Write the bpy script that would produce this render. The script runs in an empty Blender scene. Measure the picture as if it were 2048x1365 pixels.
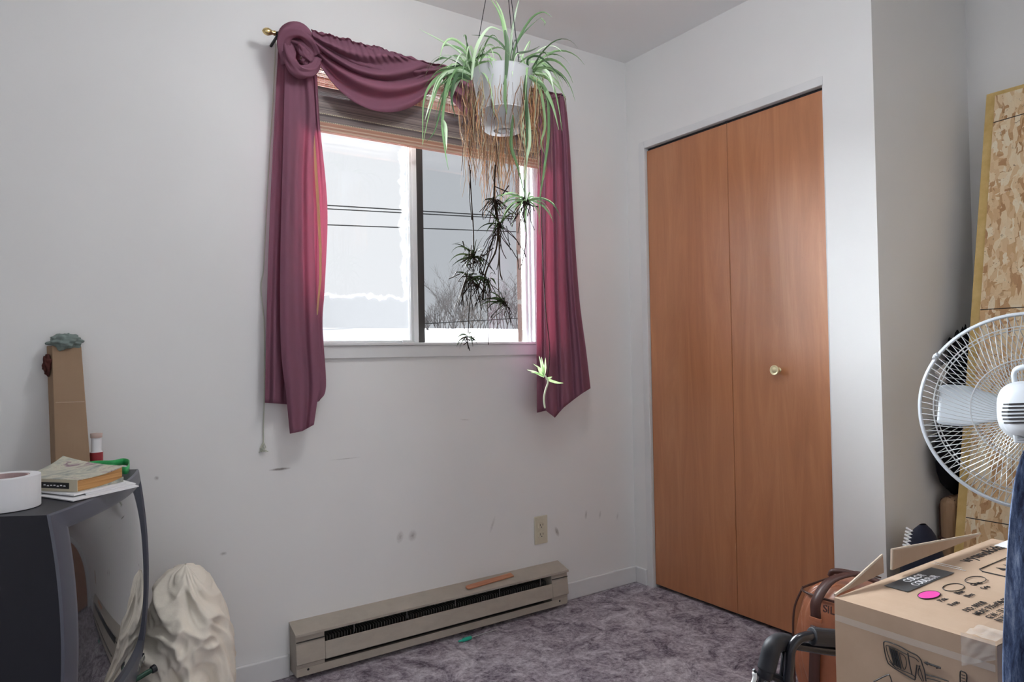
import bpy, math, random
from mathutils import Vector, Matrix, noise
random.seed(7)
PI = math.pi
sc = bpy.context.scene
COL = sc.collection
# ---------------------------------------------------------------- camera
CP = Vector((-2.2849, -2.3789, 1.0729)); YAW, PIT, ROL, FPX = .5950, .0185, -.0176, 1382.6
def cam_axes():
    cy, sy, cp, sp = math.cos(YAW), math.sin(YAW), math.cos(PIT), math.sin(PIT)
    f = Vector((sy*cp, cy*cp, sp)); r = Vector((cy, -sy, 0)); u = r.cross(f)
    c, s = math.cos(ROL), math.sin(ROL)
    return c*r+s*u, -s*r+c*u, f
CR, CU, CF = cam_axes()
cd = bpy.data.cameras.new('camera'); cam = bpy.data.objects.new('camera', cd); COL.objects.link(cam)
M = Matrix((CR, CU, -CF)).transposed().to_4x4(); M.translation = CP
cam.matrix_world = M; cd.sensor_width = 36; cd.lens = 36*FPX/2048; cd.clip_start = .02; cd.clip_end = 500
sc.camera = cam
def ray(px, py): return CF + CR*((px-1024)/FPX) + CU*((682.5-py)/FPX)
def on(px, py, ax, val):
    d = ray(px, py); return CP + d*((val-CP[ax])/d[ax])
def at(px, py, dep): return CP + ray(px, py)*dep
# ---------------------------------------------------------------- light
w = bpy.data.worlds.new('sky'); sc.world = w; w.use_nodes = True
bg = w.node_tree.nodes['Background']; bg.inputs[0].default_value = (.93, .96, 1, 1); bg.inputs[1].default_value = .77
sl = bpy.data.lights.new('daylight', 'SUN'); sl.energy = 138; sl.angle = math.radians(105); sl.color = (.93, .97, 1)
so = bpy.data.objects.new('daylight', sl); COL.objects.link(so)
so.rotation_euler = Vector((.85, -1.0, -.42)).to_track_quat('-Z', 'Y').to_euler(); so.location = (-3, 4, 4)
sc.view_settings.view_transform = 'Standard'; sc.view_settings.look = 'None'
sc.view_settings.exposure = 0.30; sc.view_settings.gamma = 1; sc.view_settings.use_curve_mapping = False
# ---------------------------------------------------------------- helpers
WM = {}
def tag(o, label=None, cat=None, group=None, kind=None):
    if label: o['label'] = label
    if cat: o['category'] = cat
    if group: o['group'] = group
    if kind: o['kind'] = kind
    return o
def empty(name, loc, label=None, cat=None, group=None, kind=None):
    o = bpy.data.objects.new(name, None); COL.objects.link(o); o.location = loc; o.empty_display_size = .05
    WM[o.name] = Vector(loc); return tag(o, label, cat, group, kind)
class MB:
    def __init__(s): s.v = []; s.f = []
    def add(s, vs, fs):
        b = len(s.v); s.v += [Vector(v) for v in vs]; s.f += [tuple(i+b for i in f) for f in fs]; return s
    def box(s, a, b, rot=None, c=None):
        xs, ys, zs = zip(a, b)
        vs = [Vector((x, y, z)) for x in xs for y in ys for z in zs]
        if rot is not None:
            c = Vector(c) if c is not None else (Vector(a)+Vector(b))/2
            vs = [c + rot @ (v-c) for v in vs]
        return s.add(vs, [(0,1,3,2),(4,6,7,5),(0,4,5,1),(2,3,7,6),(0,2,6,4),(1,5,7,3)])
    def tube(s, pts, r, seg=8, cap=True, shape=None):
        pts = [Vector(p) for p in pts]; n = len(pts); rs = r if isinstance(r, (list, tuple)) else [r]*n
        T = [(pts[min(i+1, n-1)]-pts[max(i-1, 0)]).normalized() for i in range(n)]
        ref = Vector((0, 0, 1)) if abs(T[0].z) < .9 else Vector((1, 0, 0))
        x = T[0].cross(ref).normalized(); vs = []
        for i in range(n):
            x = (x - T[i]*x.dot(T[i])).normalized(); y = T[i].cross(x)
            for k in range(seg):
                a = 2*PI*k/seg; m = shape(a, i/(n-1)) if shape else 1
                vs.append(pts[i] + (x*math.cos(a) + y*math.sin(a))*rs[i]*m)
        fs = [(i*seg+k, i*seg+(k+1) % seg, (i+1)*seg+(k+1) % seg, (i+1)*seg+k) for i in range(n-1) for k in range(seg)]
        if cap: fs += [tuple(range(seg))[::-1], tuple((n-1)*seg+k for k in range(seg))]
        return s.add(vs, fs)
    def lathe(s, prof, c, seg=48, ax=None, closed=False):
        c = Vector(c); vs = []
        Q = Vector((0, 0, 1)).rotation_difference(Vector(ax)) if ax is not None else None
        for r, z in prof:
            for k in range(seg):
                a = 2*PI*k/seg; p = Vector((r*math.cos(a), r*math.sin(a), z))
                if Q: p = Q @ p
                vs.append(c+p)
        n = len(prof); m = n if closed else n-1
        fs = [(i*seg+k, i*seg+(k+1) % seg, ((i+1) % n)*seg+(k+1) % seg, ((i+1) % n)*seg+k) for i in range(m) for k in range(seg)]
        return s.add(vs, fs)
    def grid(s, fn, nu, nv):
        vs = [fn(i/nu, j/nv) for j in range(nv+1) for i in range(nu+1)]
        fs = [(j*(nu+1)+i, j*(nu+1)+i+1, (j+1)*(nu+1)+i+1, (j+1)*(nu+1)+i) for j in range(nv) for i in range(nu)]
        return s.add(vs, fs)
    def ribbon(s, pts, wd, side=None, tip=.1):
        pts = [Vector(p) for p in pts]; n = len(pts); vs = []
        for i, p in enumerate(pts):
            t = (pts[min(i+1, n-1)]-pts[max(i-1, 0)]).normalized()
            sd = t.cross(side if side is not None else Vector((.6, .8, .1)))
            if sd.length < 1e-4: sd = Vector((1, 0, 0))
            sd.normalize(); q = i/(n-1); ww = wd*(min(1, .45+q*3) if q < .3 else 1)*(1 if q < .5 else max(tip, 1-(q-.5)*2*(1-tip)))/2
            nn = sd.cross(t)*ww*.35
            vs += [p-sd*ww+nn, p, p+sd*ww+nn]
        fs = []
        for i in range(n-1):
            b = i*3; fs += [(b, b+1, b+4, b+3), (b+1, b+2, b+5, b+4)]
        return s.add(vs, fs)
    def prism(s, poly, vec):
        n = len(poly); vec = Vector(vec); P = [Vector(p) for p in poly]
        return s.add(P+[p+vec for p in P], [tuple(range(n))[::-1], tuple(range(n, 2*n))] + [(i, (i+1) % n, (i+1) % n+n, i+n) for i in range(n)])
    def build(s, name, mat, parent=None, smooth=False, bevel=0, solid=0, sub=0, seg=2, **kw):
        me = bpy.data.meshes.new(name); org = WM[parent.name] if parent else Vector((0, 0, 0))
        if not parent:
            lo = Vector([min(v[i] for v in s.v) for i in range(3)]); hi = Vector([max(v[i] for v in s.v) for i in range(3)])
            org = Vector(((lo.x+hi.x)/2, (lo.y+hi.y)/2, lo.z))
        me.from_pydata([v-org for v in s.v], [], s.f); me.update()
        import bmesh
        bm = bmesh.new(); bm.from_mesh(me); bmesh.ops.recalc_face_normals(bm, faces=bm.faces); bm.to_mesh(me); bm.free()
        me.materials.append(mat)
        o = bpy.data.objects.new(name, me); COL.objects.link(o)
        if parent: o.parent = parent
        else: o.location = org
        WM[o.name] = org
        if smooth:
            for p in me.polygons: p.use_smooth = True
        if solid: m = o.modifiers.new('s', 'SOLIDIFY'); m.thickness = solid; m.offset = 0
        if bevel: m = o.modifiers.new('b', 'BEVEL'); m.width = bevel; m.segments = seg; m.limit_method = 'ANGLE'; m.angle_limit = .6
        if sub: m = o.modifiers.new('u', 'SUBSURF'); m.levels = sub; m.render_levels = sub
        return tag(o, **kw)
def text(name, body, size, mat, parent, org, X, Y, align='LEFT', depth=.0004, bold=0, sx=1):
    cu = bpy.data.curves.new('t', 'FONT'); cu.body = body; cu.size = size; cu.extrude = depth; cu.align_x = align; cu.offset = bold*.3; cu.resolution_u = 3
    to = bpy.data.objects.new('t', cu); COL.objects.link(to); bpy.context.view_layer.update()
    me = bpy.data.meshes.new_from_object(to.evaluated_get(bpy.context.evaluated_depsgraph_get()))
    bpy.data.objects.remove(to); X = Vector(X).normalized()*sx; Y = Vector(Y).normalized(); Z = X.cross(Y).normalized()
    Mx = Matrix((X, Y, Z)).transposed().to_4x4(); Mx.translation = Vector(org)-WM[parent.name]
    me.transform(Mx); me.materials.clear(); me.materials.append(mat); me.name = name
    o = bpy.data.objects.new(name, me); COL.objects.link(o); o.parent = parent; WM[o.name] = WM[parent.name]; return o
def crv(pts, n=8):
    P = [Vector(p) for p in pts]; P = [P[0]*2-P[1]]+P+[P[-1]*2-P[-2]]; out = []
    for i in range(1, len(P)-2):
        a, b, c, d = P[i-1:i+3]
        for k in range(n):
            t = k/n; out.append(.5*((2*b)+(c-a)*t+(2*a-5*b+4*c-d)*t*t+(3*b-a-3*c+d)*t**3))
    return out+[P[-2]]
# ---------------------------------------------------------------- materials
def mat(name, col, rough=.6, metal=0, spec=.4, **k):
    m = bpy.data.materials.new(name); m.use_nodes = True; p = m.node_tree.nodes['Principled BSDF']
    p.inputs['Base Color'].default_value = (*col, 1); p.inputs['Roughness'].default_value = rough
    p.inputs['Metallic'].default_value = metal; p.inputs['Specular IOR Level'].default_value = spec
    for a, b in k.items(): p.inputs[a.replace('_', ' ')].default_value = b
    return m
class NT:
    def __init__(s, m): s.m = m; s.t = m.node_tree; s.p = s.t.nodes.get('Principled BSDF'); s.tc = s.n('ShaderNodeTexCoord')
    def n(s, ty, **k):
        o = s.t.nodes.new(ty)
        for a, b in k.items(): setattr(o, a, b)
        return o
    def l(s, a, b): s.t.links.new(a, b)
    def set(s, n, k, v):
        if hasattr(v, 'links'): s.l(v, n.inputs[k])
        else: n.inputs[k].default_value = v
    def map(s, scale=(1, 1, 1), rot=(0, 0, 0), loc=(0, 0, 0), src=None):
        o = s.n('ShaderNodeMapping'); s.l(src or s.tc.outputs['Object'], o.inputs[0]); o.inputs['Scale'].default_value = scale; o.inputs['Rotation'].default_value = rot; o.inputs['Location'].default_value = loc; return o.outputs[0]
    def noise(s, sc_, v=None, det=4, rough=.6, dist=0):
        o = s.n('ShaderNodeTexNoise'); o.inputs['Scale'].default_value = sc_; o.inputs['Detail'].default_value = det; o.inputs['Roughness'].default_value = rough; o.inputs['Distortion'].default_value = dist
        s.l(v or s.tc.outputs['Object'], o.inputs['Vector']); return o.outputs['Fac']
    def ramp(s, f, stops):
        o = s.n('ShaderNodeValToRGB'); s.l(f, o.inputs[0]); e = o.color_ramp.elements
        while len(e) < len(stops): e.new(.5)
        for i, (p, c) in enumerate(stops): e[i].position = p; e[i].color = (*c, 1) if len(c) == 3 else c
        return o.outputs[0]
    def mix(s, f, a, b, bt='MIX'):
        o = s.n('ShaderNodeMix', data_type='RGBA', blend_type=bt)
        s.set(o, 0, f); 
        for k, v in ((6, a), (7, b)):
            if hasattr(v, 'links'): s.l(v, o.inputs[k])
            else: o.inputs[k].default_value = (*v, 1)
        return o.outputs[2]
    def math(s, op, a, b=0):
        o = s.n('ShaderNodeMath', operation=op); s.set(o, 0, a); s.set(o, 1, b); return o.outputs[0]
    def bump(s, h, st=.3, d=.01):
        o = s.n('ShaderNodeBump'); o.inputs['Strength'].default_value = st; o.inputs['Distance'].default_value = d; s.l(h, o.inputs['Height']); s.l(o.outputs[0], s.p.inputs['Normal'])
    def base(s, c): s.l(c, s.p.inputs['Base Color'])
def geo_pos(t):
    g = t.n('ShaderNodeNewGeometry'); return g.outputs['Position']
def make_wall():
    m = mat('painted_wall', (.75, .74, .72), .55, spec=.3); t = NT(m); P = geo_pos(t)
    f = t.noise(1.2, P, 3); c = t.ramp(f, [(.3, (.77, .77, .765)), (.7, (.82, .82, .815))])
    # scuff marks where the photograph shows them on the window wall
    for px, py, sx, sz, ang, am in [(560, 939, .030, .004, 0, .9), (825, 1072, .015, .018, .3, .35), (800, 1075, .012, .02, .2, .3), (1114, 1064, .008, .02, -.4, .55), (1172, 1030, .006, .018, .1, .35), (1200, 1030, .006, .016, .2, .25),
                                (1235, 1033, .006, .016, .2, .22), (985, 1050, .006, .03, .4, .22), (447, 1108, .01, .005, 0, .35), (313, 957, .006, .006, 0, .4), (692, 918, .05, .002, 0, .25), (930, 840, .02, .003, .1, .2), (990, 520, .01, .01, 0, .0)]:
        q = on(px, py, 1, 0)
        mp = t.n('ShaderNodeMapping'); mp.vector_type = 'TEXTURE'; t.l(P, mp.inputs[0]); mp.inputs['Location'].default_value = q; mp.inputs['Rotation'].default_value = (0, ang, 0); mp.inputs['Scale'].default_value = (sx, .05, sz)
        ln = t.n('ShaderNodeVectorMath', operation='LENGTH'); t.l(mp.outputs[0], ln.inputs[0])
        d = t.math('SUBTRACT', 1.3, ln.outputs['Value']); nz = t.noise(120, P, 3); d = t.math('MULTIPLY', d, nz); d = t.n('ShaderNodeClamp').outputs[0] if False else t.math('MAXIMUM', d, 0); d = t.math('MINIMUM', t.math('MULTIPLY', d, 2.2*am), .8)
        c = t.mix(d, c, (.16, .13, .12))
    t.base(c); t.bump(t.noise(160, P, 2), .06, .002); return m
WALL = make_wall()
CEIL = mat('ceiling_paint', (.86, .86, .86), .8)
TRIM = mat('white_trim', (.74, .745, .75), .35)
t = NT(TRIM); t.base(t.ramp(t.noise(6), [(.3, (.70, .705, .71)), (.7, (.76, .765, .77))]))
def make_carpet():
    m = mat('mottled_carpet', (.3, .3, .3), .95, spec=.1); t = NT(m); P = geo_pos(t)
    a = t.noise(9, P, 8, .78, 1.4); b = t.noise(60, P, 5, .8); c = t.noise(2.2, P, 3)
    k = t.math('ADD', t.math('MULTIPLY', a, .62), t.math('MULTIPLY', b, .38)); k = t.math('ADD', k, t.math('MULTIPLY', c, .12))
    t.base(t.ramp(k, [(.42, (.08, .065, .085)), (.50, (.27, .23, .275)), (.57, (.50, .45, .51)), (.67, (.82, .78, .83))]))
    t.bump(t.noise(420, P, 3), .9, .006); return m
CARPET = make_carpet()
def make_door():
    m = mat('door_veneer', (.4, .15, .06), .34, spec=.6, Coat_Weight=.5, Coat_Roughness=.3); t = NT(m); P = geo_pos(t)
    g = t.noise(1.0, t.map((1, 14, 1.3), src=P), 6, .65, 1.2); g2 = t.noise(1.0, t.map((1, 70, 2.2), src=P), 3)
    c = t.ramp(g, [(.3, (.40, .155, .062)), (.5, (.47, .19, .08)), (.72, (.55, .245, .11))])
    c = t.mix(t.math('MULTIPLY', g2, .2), c, (.22, .075, .03))
    s1 = t.noise(1, t.map((1, 42, 7), (.5, 0, 0), src=P), 2, .5, .3); s2 = t.noise(1, t.map((1, 60, 9), (-.7, 0, 0), src=P), 2)
    sep = t.n('ShaderNodeSeparateXYZ'); t.l(P, sep.inputs[0])
    low = t.math('MINIMUM', t.math('MAXIMUM', t.math('MULTIPLY', t.math('SUBTRACT', 1.0, sep.outputs[2]), 1.2), 0), 1)
    sm = t.math('MAXIMUM', t.ramp(s1, [(.74, (0, 0, 0)), (.78, (1, 1, 1))]), t.ramp(s2, [(.76, (0, 0, 0)), (.79, (1, 1, 1))]))
    c = t.mix(t.math('MULTIPLY', t.math('MULTIPLY', sm, low), .6), c, (.66, .40, .24)); 
    sp = t.noise(140, P, 2); c = t.mix(t.math('MULTIPLY', t.ramp(sp, [(.74, (0, 0, 0)), (.77, (1, 1, 1))]), .5), c, (.15, .06, .03))
    t.base(c); t.l(t.ramp(t.noise(5, t.map((1, 3, 1), src=P), 4), [(.3, (.30,)*3), (.7, (.42,)*3)]), t.p.inputs['Roughness']); t.bump(t.noise(1, t.map((1, 90, 6), src=P), 3), .12, .002); return m
DOOR = make_door()
def fabric(name, col, trans, rough=.9, weave=900, mixf=.5):
    m = mat(name, col, rough, spec=.15); t = NT(m); out = t.t.nodes['Material Output']
    tr = t.n('ShaderNodeBsdfTranslucent'); tr.inputs[0].default_value = (*trans, 1); mx = t.n('ShaderNodeMixShader'); mx.inputs[0].default_value = mixf
    t.l(t.p.outputs[0], mx.inputs[1]); t.l(tr.outputs[0], mx.inputs[2]); t.l(mx.outputs[0], out.inputs[0]); t.bump(t.noise(weave, None, 1), .15, .001); return m
CURT = fabric('plum_curtain', (.30, .14, .20), (.52, .20, .26), mixf=.34)
CLOTH = mat('cream_cloth', (.82, .76, .66), .7, spec=.25); t = NT(CLOTH); t.bump(t.noise(14, None, 4, .5), .25, .02)
BRASS = mat('brass', (.75, .58, .28), .28, 1)
PBRASS = mat('pale_brass', (.85, .78, .5), .3, .8)
BLACKM = mat('black_plastic', (.012, .013, .018), .35)
DARKM = mat('dark_metal', (.03, .03, .035), .4, .5)
BRONZE = mat('dark_bronze', (.035, .032, .03), .45, .3)
VINYL = mat('white_vinyl', (.80, .82, .82), .35)
HEAT = mat('beige_enamel', (.40, .36, .305), .45); t = NT(HEAT); t.base(t.ramp(t.noise(4, t.map((3, 3, 8))), [(.3, (.37, .33, .28)), (.7, (.44, .395, .335))]))
HDARK = mat('heater_inside', (.045, .042, .04), .6)
FIN = mat('aluminium_fin', (.35, .34, .33), .4, .8)
IVORY = mat('ivory_plastic', (.60, .56, .44), .35)
def cardboard(name, c1, c2):
    m = mat(name, c1, .8, spec=.15); t = NT(m); P = geo_pos(t)
    c = t.ramp(t.noise(5, P, 5), [(.3, c1), (.75, c2)]); c = t.mix(t.math('MULTIPLY', t.noise(1, t.map((250, 20, 20), src=P), 2), .12), c, (.2, .13, .08)); t.base(c)
    t.bump(t.noise(22, P, 3), .12, .004); return m
CARD = cardboard('cardboard', (.42, .30, .215), (.50, .375, .28)); CARDB = cardboard('brown_cardboard', (.30, .20, .13), (.34, .235, .155)); CARDE = cardboard('cardboard_torn_edge', (.62, .53, .43), (.45, .36, .28))
INK = mat('black_ink', (.015, .014, .016), .5); INKG = mat('grey_ink', (.055, .058, .062), .5); PAPER = mat('white_paper', (.8, .8, .82), .6); PINK = mat('magenta_ink', (.72, .06, .36), .5)
TAPE = mat('clear_tape', (.85, .82, .78), .10, spec=1.0, Alpha=.3)
def make_osb():
    m = mat('strand_board', (.6, .4, .2), .6, spec=.25); t = NT(m); P = geo_pos(t); col = None; hs = None
    pal = [(.0, (.44, .23, .11)), (.22, (.70, .45, .24)), (.5, (.84, .64, .40)), (.75, (.90, .75, .52)), (1, (.94, .85, .66))]
    wn = t.n('ShaderNodeTexNoise'); wn.inputs['Scale'].default_value = 9; t.l(P, wn.inputs['Vector'])
    ad = t.n('ShaderNodeVectorMath', operation='MULTIPLY_ADD'); t.l(wn.outputs['Color'], ad.inputs[0]); ad.inputs[1].default_value = (.05,)*3; t.l(P, ad.inputs[2]); W = ad.outputs[0]
    lay = [((1, 14, 38), .5), ((1, 44, 13), -.35), ((1, 18, 52), -.9), ((1, 60, 17), .8), ((1, 70, 26), .2)]
    for i, (s_, r_) in enumerate(lay):
        mp = t.map(s_, (r_, 0, 0), (0, i*3.3, i*1.7), src=W)
        v = t.n('ShaderNodeTexVoronoi', distance='CHEBYCHEV'); v.inputs['Scale'].default_value = 1; t.l(mp, v.inputs['Vector'])
        sep = t.n('ShaderNodeSeparateColor'); t.l(v.outputs['Color'], sep.inputs[0]); c = t.ramp(sep.outputs[0], pal)
        gr = t.noise(1, t.map((1, s_[1]*6 if s_[1] > 20 else 6, s_[2]*6 if s_[2] > 20 else 6), (r_, 0, 0), src=P), 3); c = t.mix(t.math('MULTIPLY', gr, .35), c, (.50, .30, .14))
        if col is None: col = c; hs = sep.outputs[1]
        else:
            k = t.ramp(sep.outputs[2], [(.48, (0, 0, 0)), (.5, (1, 1, 1))]); col = t.mix(k, col, c); hs = t.mix(k, hs, sep.outputs[1])
    fl = t.noise(70, W, 4, .75, 1.2); col = t.mix(t.ramp(fl, [(.63, (0, 0, 0)), (.66, (.85, .85, .85))]), col, (.13, .06, .025))
    t.base(col); t.bump(hs, .3, .004); return m
OSB = make_osb()
FOAM = mat('yellow_foam', (.66, .46, .17), .7); t = NT(FOAM); t.base(t.ramp(t.noise(25), [(.3, (.60, .41, .14)), (.7, (.72, .52, .22))]))
def leafmat(name, stops, mixf=.35, spec=.4):
    m = mat(name, (.2, .4, .1), .5, spec=spec); t = NT(m); g = t.n('ShaderNodeNewGeometry'); c = t.ramp(g.outputs['Random Per Island'], stops); t.base(c)
    out = t.t.nodes['Material Output']; tr = t.n('ShaderNodeBsdfTranslucent'); t.l(c, tr.inputs[0]); mx = t.n('ShaderNodeMixShader'); mx.inputs[0].default_value = mixf
    t.l(t.p.outputs[0], mx.inputs[1]); t.l(tr.outputs[0], mx.inputs[2]); t.l(mx.outputs[0], out.inputs[0]); return m
LEAF = leafmat('spider_leaf', [(.0, (.035, .075, .035)), (.25, (.11, .20, .09)), (.5, (.20, .34, .15)), (.75, (.38, .55, .30)), (.93, (.60, .72, .55)), (1, (.05, .09, .045))])
LEAFD = leafmat('silhouette_leaf', [(.0, (.014, .020, .010)), (.6, (.035, .05, .022)), (1, (.06, .075, .035))], .15, .05)  # leaf colour darkened so plantlets read as backlit silhouettes
LEAFB = leafmat('lit_leaf', [(.0, (.45, .70, .28)), (.6, (.6, .82, .42)), (1, (.72, .85, .62))])  # lit copy of the leaf: daylight on the lowest plantlet put into its colour
DRY = leafmat('dry_roots', [(.0, (.30, .13, .06)), (.2, (.46, .26, .14)), (.4, (.16, .09, .06)), (.55, (.05, .03, .025)), (.7, (.52, .36, .22)), (.85, (.20, .10, .06)), (1, (.42, .44, .30))], .18, .1)
ROOT = leafmat('silhouette_root', [(.0, (.012, .009, .007)), (.6, (.030, .019, .014)), (1, (.05, .032, .022))], .05, .03)  # backlit shade put into the root and stem colour
POT = mat('white_plastic_pot', (.60, .61, .64), .4)
LEATH = mat('tan_leather', (.42, .14, .055), .32, spec=.5); t = NT(LEATH); t.base(t.ramp(t.noise(7, None, 5), [(.3, (.30, .105, .055)), (.7, (.43, .165, .085))])); t.bump(t.noise(60, None, 4), .12, .003)
STRAP = mat('dark_brown_leather', (.07, .03, .025), .4)
NAVY = mat('navy_fabric', (.008, .010, .025), .8); BLACKF = mat('black_fabric', (.006, .006, .008), .9, spec=.1)
TANS = mat('tan_vinyl', (.34, .21, .12), .5)
DENIM = mat('blue_denim', (.06, .09, .17), .9); t = NT(DENIM); t.base(t.ramp(t.noise(8, t.map((6, 6, 1)), 8, .8), [(.40, (.018, .025, .06)), (.52, (.08, .12, .23)), (.64, (.28, .34, .48))])); t.bump(t.noise(700, None, 2), .3, .002)
FANW = mat('pale_grey_plastic', (.58, .62, .67), .38); WIRE = mat('chrome_wire', (.60, .62, .64), .4, .5); BLADE = mat('fan_blade_plastic', (.55, .60, .65), .3)
TVB = mat('tv_charcoal', (.010, .011, .019), .42, spec=.5); t = NT(TVB); t.bump(t.noise(500, None, 2), .1, .001)
TVT = mat('tv_grey_bezel', (.075, .08, .105), .36, spec=.55)
SCR = mat('tv_glass', (.028, .03, .034), .04, spec=.9, Coat_Weight=1.0)
SILV = mat('silver_lettering', (.5, .5, .45), .4, .6)
RED = mat('red_label', (.35, .04, .05), .5); GREEN = mat('green_webbing', (.04, .42, .12), .5); TEAL = mat('teal_plastic', (.02, .45, .32), .4)
SAGE = mat('grey_green_rag', (.20, .25, .235), .9); MAROON = mat('dark_red_cloth', (.07, .018, .014), .9)
PAGES = mat('yellowed_pages', (.52, .27, .10), .8); t = NT(PAGES); t.base(t.ramp(t.noise(1, t.map((4, 4, 600)), 2), [(.3, (.38, .18, .06)), (.7, (.60, .33, .13))]))
COVER = mat('worn_book_cover', (.5, .5, .42), .55); t = NT(COVER); t.base(t.ramp(t.noise(14, t.map((1, 2, 1)), 5, .7, .8), [(.36, (.22, .24, .22)), (.46, (.42, .42, .36)), (.56, (.60, .58, .46)), (.66, (.26, .16, .20))]))
SNOW = mat('snow', (.86, .87, .89), .8); BARK = mat('bark', (.022, .019, .018), .9, spec=.1)
WOODR = mat('reddish_wood', (.50, .22, .12), .5); t = NT(WOODR); t.base(t.ramp(t.noise(1, t.map((8, 90, 90)), 4), [(.3, (.40, .15, .08)), (.7, (.60, .29, .17))]))
GOLD = fabric('gold_edging', (.55, .42, .22), (.7, .55, .3), mixf=.4)
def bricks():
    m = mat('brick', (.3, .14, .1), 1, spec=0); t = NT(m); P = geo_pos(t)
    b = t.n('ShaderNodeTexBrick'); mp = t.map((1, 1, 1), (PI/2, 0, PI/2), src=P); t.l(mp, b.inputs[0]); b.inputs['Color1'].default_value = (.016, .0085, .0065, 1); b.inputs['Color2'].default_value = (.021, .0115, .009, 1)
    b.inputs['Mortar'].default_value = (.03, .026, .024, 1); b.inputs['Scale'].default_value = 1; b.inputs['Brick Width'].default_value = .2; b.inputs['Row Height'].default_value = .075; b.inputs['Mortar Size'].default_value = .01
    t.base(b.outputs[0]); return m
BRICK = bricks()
def glass(name, tint, frost=False):
    m = bpy.data.materials.new(name); m.use_nodes = True; t = NT(m); t.t.nodes.remove(t.p); out = t.t.nodes['Material Output']
    tr = t.n('ShaderNodeBsdfTransparent'); tr.inputs[0].default_value = (*tint, 1); gl = t.n('ShaderNodeBsdfGlossy'); gl.inputs['Roughness'].default_value = .02
    fr = t.n('ShaderNodeFresnel'); fr.inputs[0].default_value = 1.4; mx = t.n('ShaderNodeMixShader'); t.l(fr.outputs[0], mx.inputs[0]); t.l(tr.outputs[0], mx.inputs[1]); t.l(gl.outputs[0], mx.inputs[2])
    res = mx.outputs[0]
    if frost:   # condensation along the bottom and the right-hand side of the pane
        P = geo_pos(t); sep = t.n('ShaderNodeSeparateXYZ'); t.l(P, sep.inputs[0])
        zf = on(720, 588, 1, .06).z; xf = on(800, 500, 1, .06).x
        nz = t.math('MULTIPLY', t.math('SUBTRACT', t.noise(18, P, 6, .7), .5), .09)
        a = t.math('MULTIPLY', t.math('SUBTRACT', t.math('ADD', zf, nz), sep.outputs[2]), 60)
        b = t.math('MULTIPLY', t.math('SUBTRACT', t.math('ADD', sep.outputs[0], nz), xf), 40)
        k = t.math('MINIMUM', t.math('MAXIMUM', t.math('MAXIMUM', a, b), 0), 1); k = t.math('ADD', t.math('MULTIPLY', k, .85), .0)
        ts = t.n('ShaderNodeBsdfTranslucent'); ts.inputs[0].default_value = (.095, .095, .097, 1); m2 = t.n('ShaderNodeMixShader'); t.l(k, m2.inputs[0]); t.l(res, m2.inputs[1]); t.l(ts.outputs[0], m2.inputs[2]); res = m2.outputs[0]
    t.l(res, out.inputs[0]); return m
GLASSF = glass('misted_glass', (1, 1, 1), True); GLASSD = glass('screened_glass', (.74, .75, .76))
def blindmat(name, c, tr_, f):
    m = fabric(name, c, tr_, weave=300, mixf=f); return m
BAMB = leafmat('bamboo_slat', [(.0, (.40, .18, .12)), (.4, (.62, .36, .26)), (.7, (.45, .20, .15)), (1, (.72, .58, .44))], .22)
BAMD = leafmat('bamboo_slat_stacked', [(.0, (.16, .13, .13)), (.5, (.25, .20, .19)), (1, (.36, .30, .27))], .12)
THREAD = mat('blind_thread', (.62, .55, .40), .8)
# ---------------------------------------------------------------- setting
H = 2.44; XR = .69; YC = -1.171; XL = -3.3; YB = -3.3
def st(name, mb, m, **k): return mb.build(name, m, kind='structure', **k)
st('floor', MB().box((XL-.1, YB, -.1), (XR+.1, .16, 0)), CARPET)
st('ceiling', MB().box((XL-.1, YB, H), (XR+.1, .16, H+.1)), CEIL)
WX0, WX1, WZ0, WZ1 = -1.60, -.500, 1.118, 2.145
b = MB(); b.box((XL-.1, 0, 0), (WX0, .16, H)); b.box((WX1, 0, 0), (XR+.1, .16, H)); b.box((WX0, 0, 0), (WX1, .16, WZ0)); b.box((WX0, 0, WZ1), (WX1, .16, H)); b.box((-.546, 0, WZ0), (WX1, .030, WZ1)); st('wall_back', b, WALL)
DY0, DY1, DZ = -.080, -.993, 2.037
b = MB(); b.box((0, DY0, 0), (.1, 0, H)); b.box((0, YC, 0), (.1, DY1, H)); b.box((0, DY1, DZ), (.1, DY0, H)); st('wall_closet', b, WALL)
st('wall_recess', MB().box((.1, YC, 0), (XR, YC+.1, H)), WALL)
st('wall_right', MB().box((XR, YB, 0), (XR+.1, 0, H)), WALL)
st('wall_left', MB().box((XL-.1, YB, 0), (XL, 0, H)), WALL)
b = MB(); b.box((XL, YB-.1, 0), (-3.2, YB, H)); b.box((-.8, YB-.1, 0), (XR+.1, YB, H)); b.box((-3.2, YB-.1, 2.34), (-.8, YB, H)); st('wall_rear', b, WALL)
b = MB(); b.box((-.465, -.012, 0), (0, 0, .075)); st('baseboard_back', b, TRIM, bevel=.004)
b = MB(); b.box((XL, -.012, 0), (-1.607, 0, .075)); st('baseboard_left', b, TRIM, bevel=.004)
b = MB(); b.box((-.012, DY0, 0), (0, -.012, .075)); st('baseboard_closet', b, TRIM, bevel=.004)
b = MB(); b.box((-.012, YC, 0), (0, DY1-.002, .075)); b.box((-.012, YC-.012, 0), (XR, YC, .075)); st('baseboard_recess', b, TRIM, bevel=.004)
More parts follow.
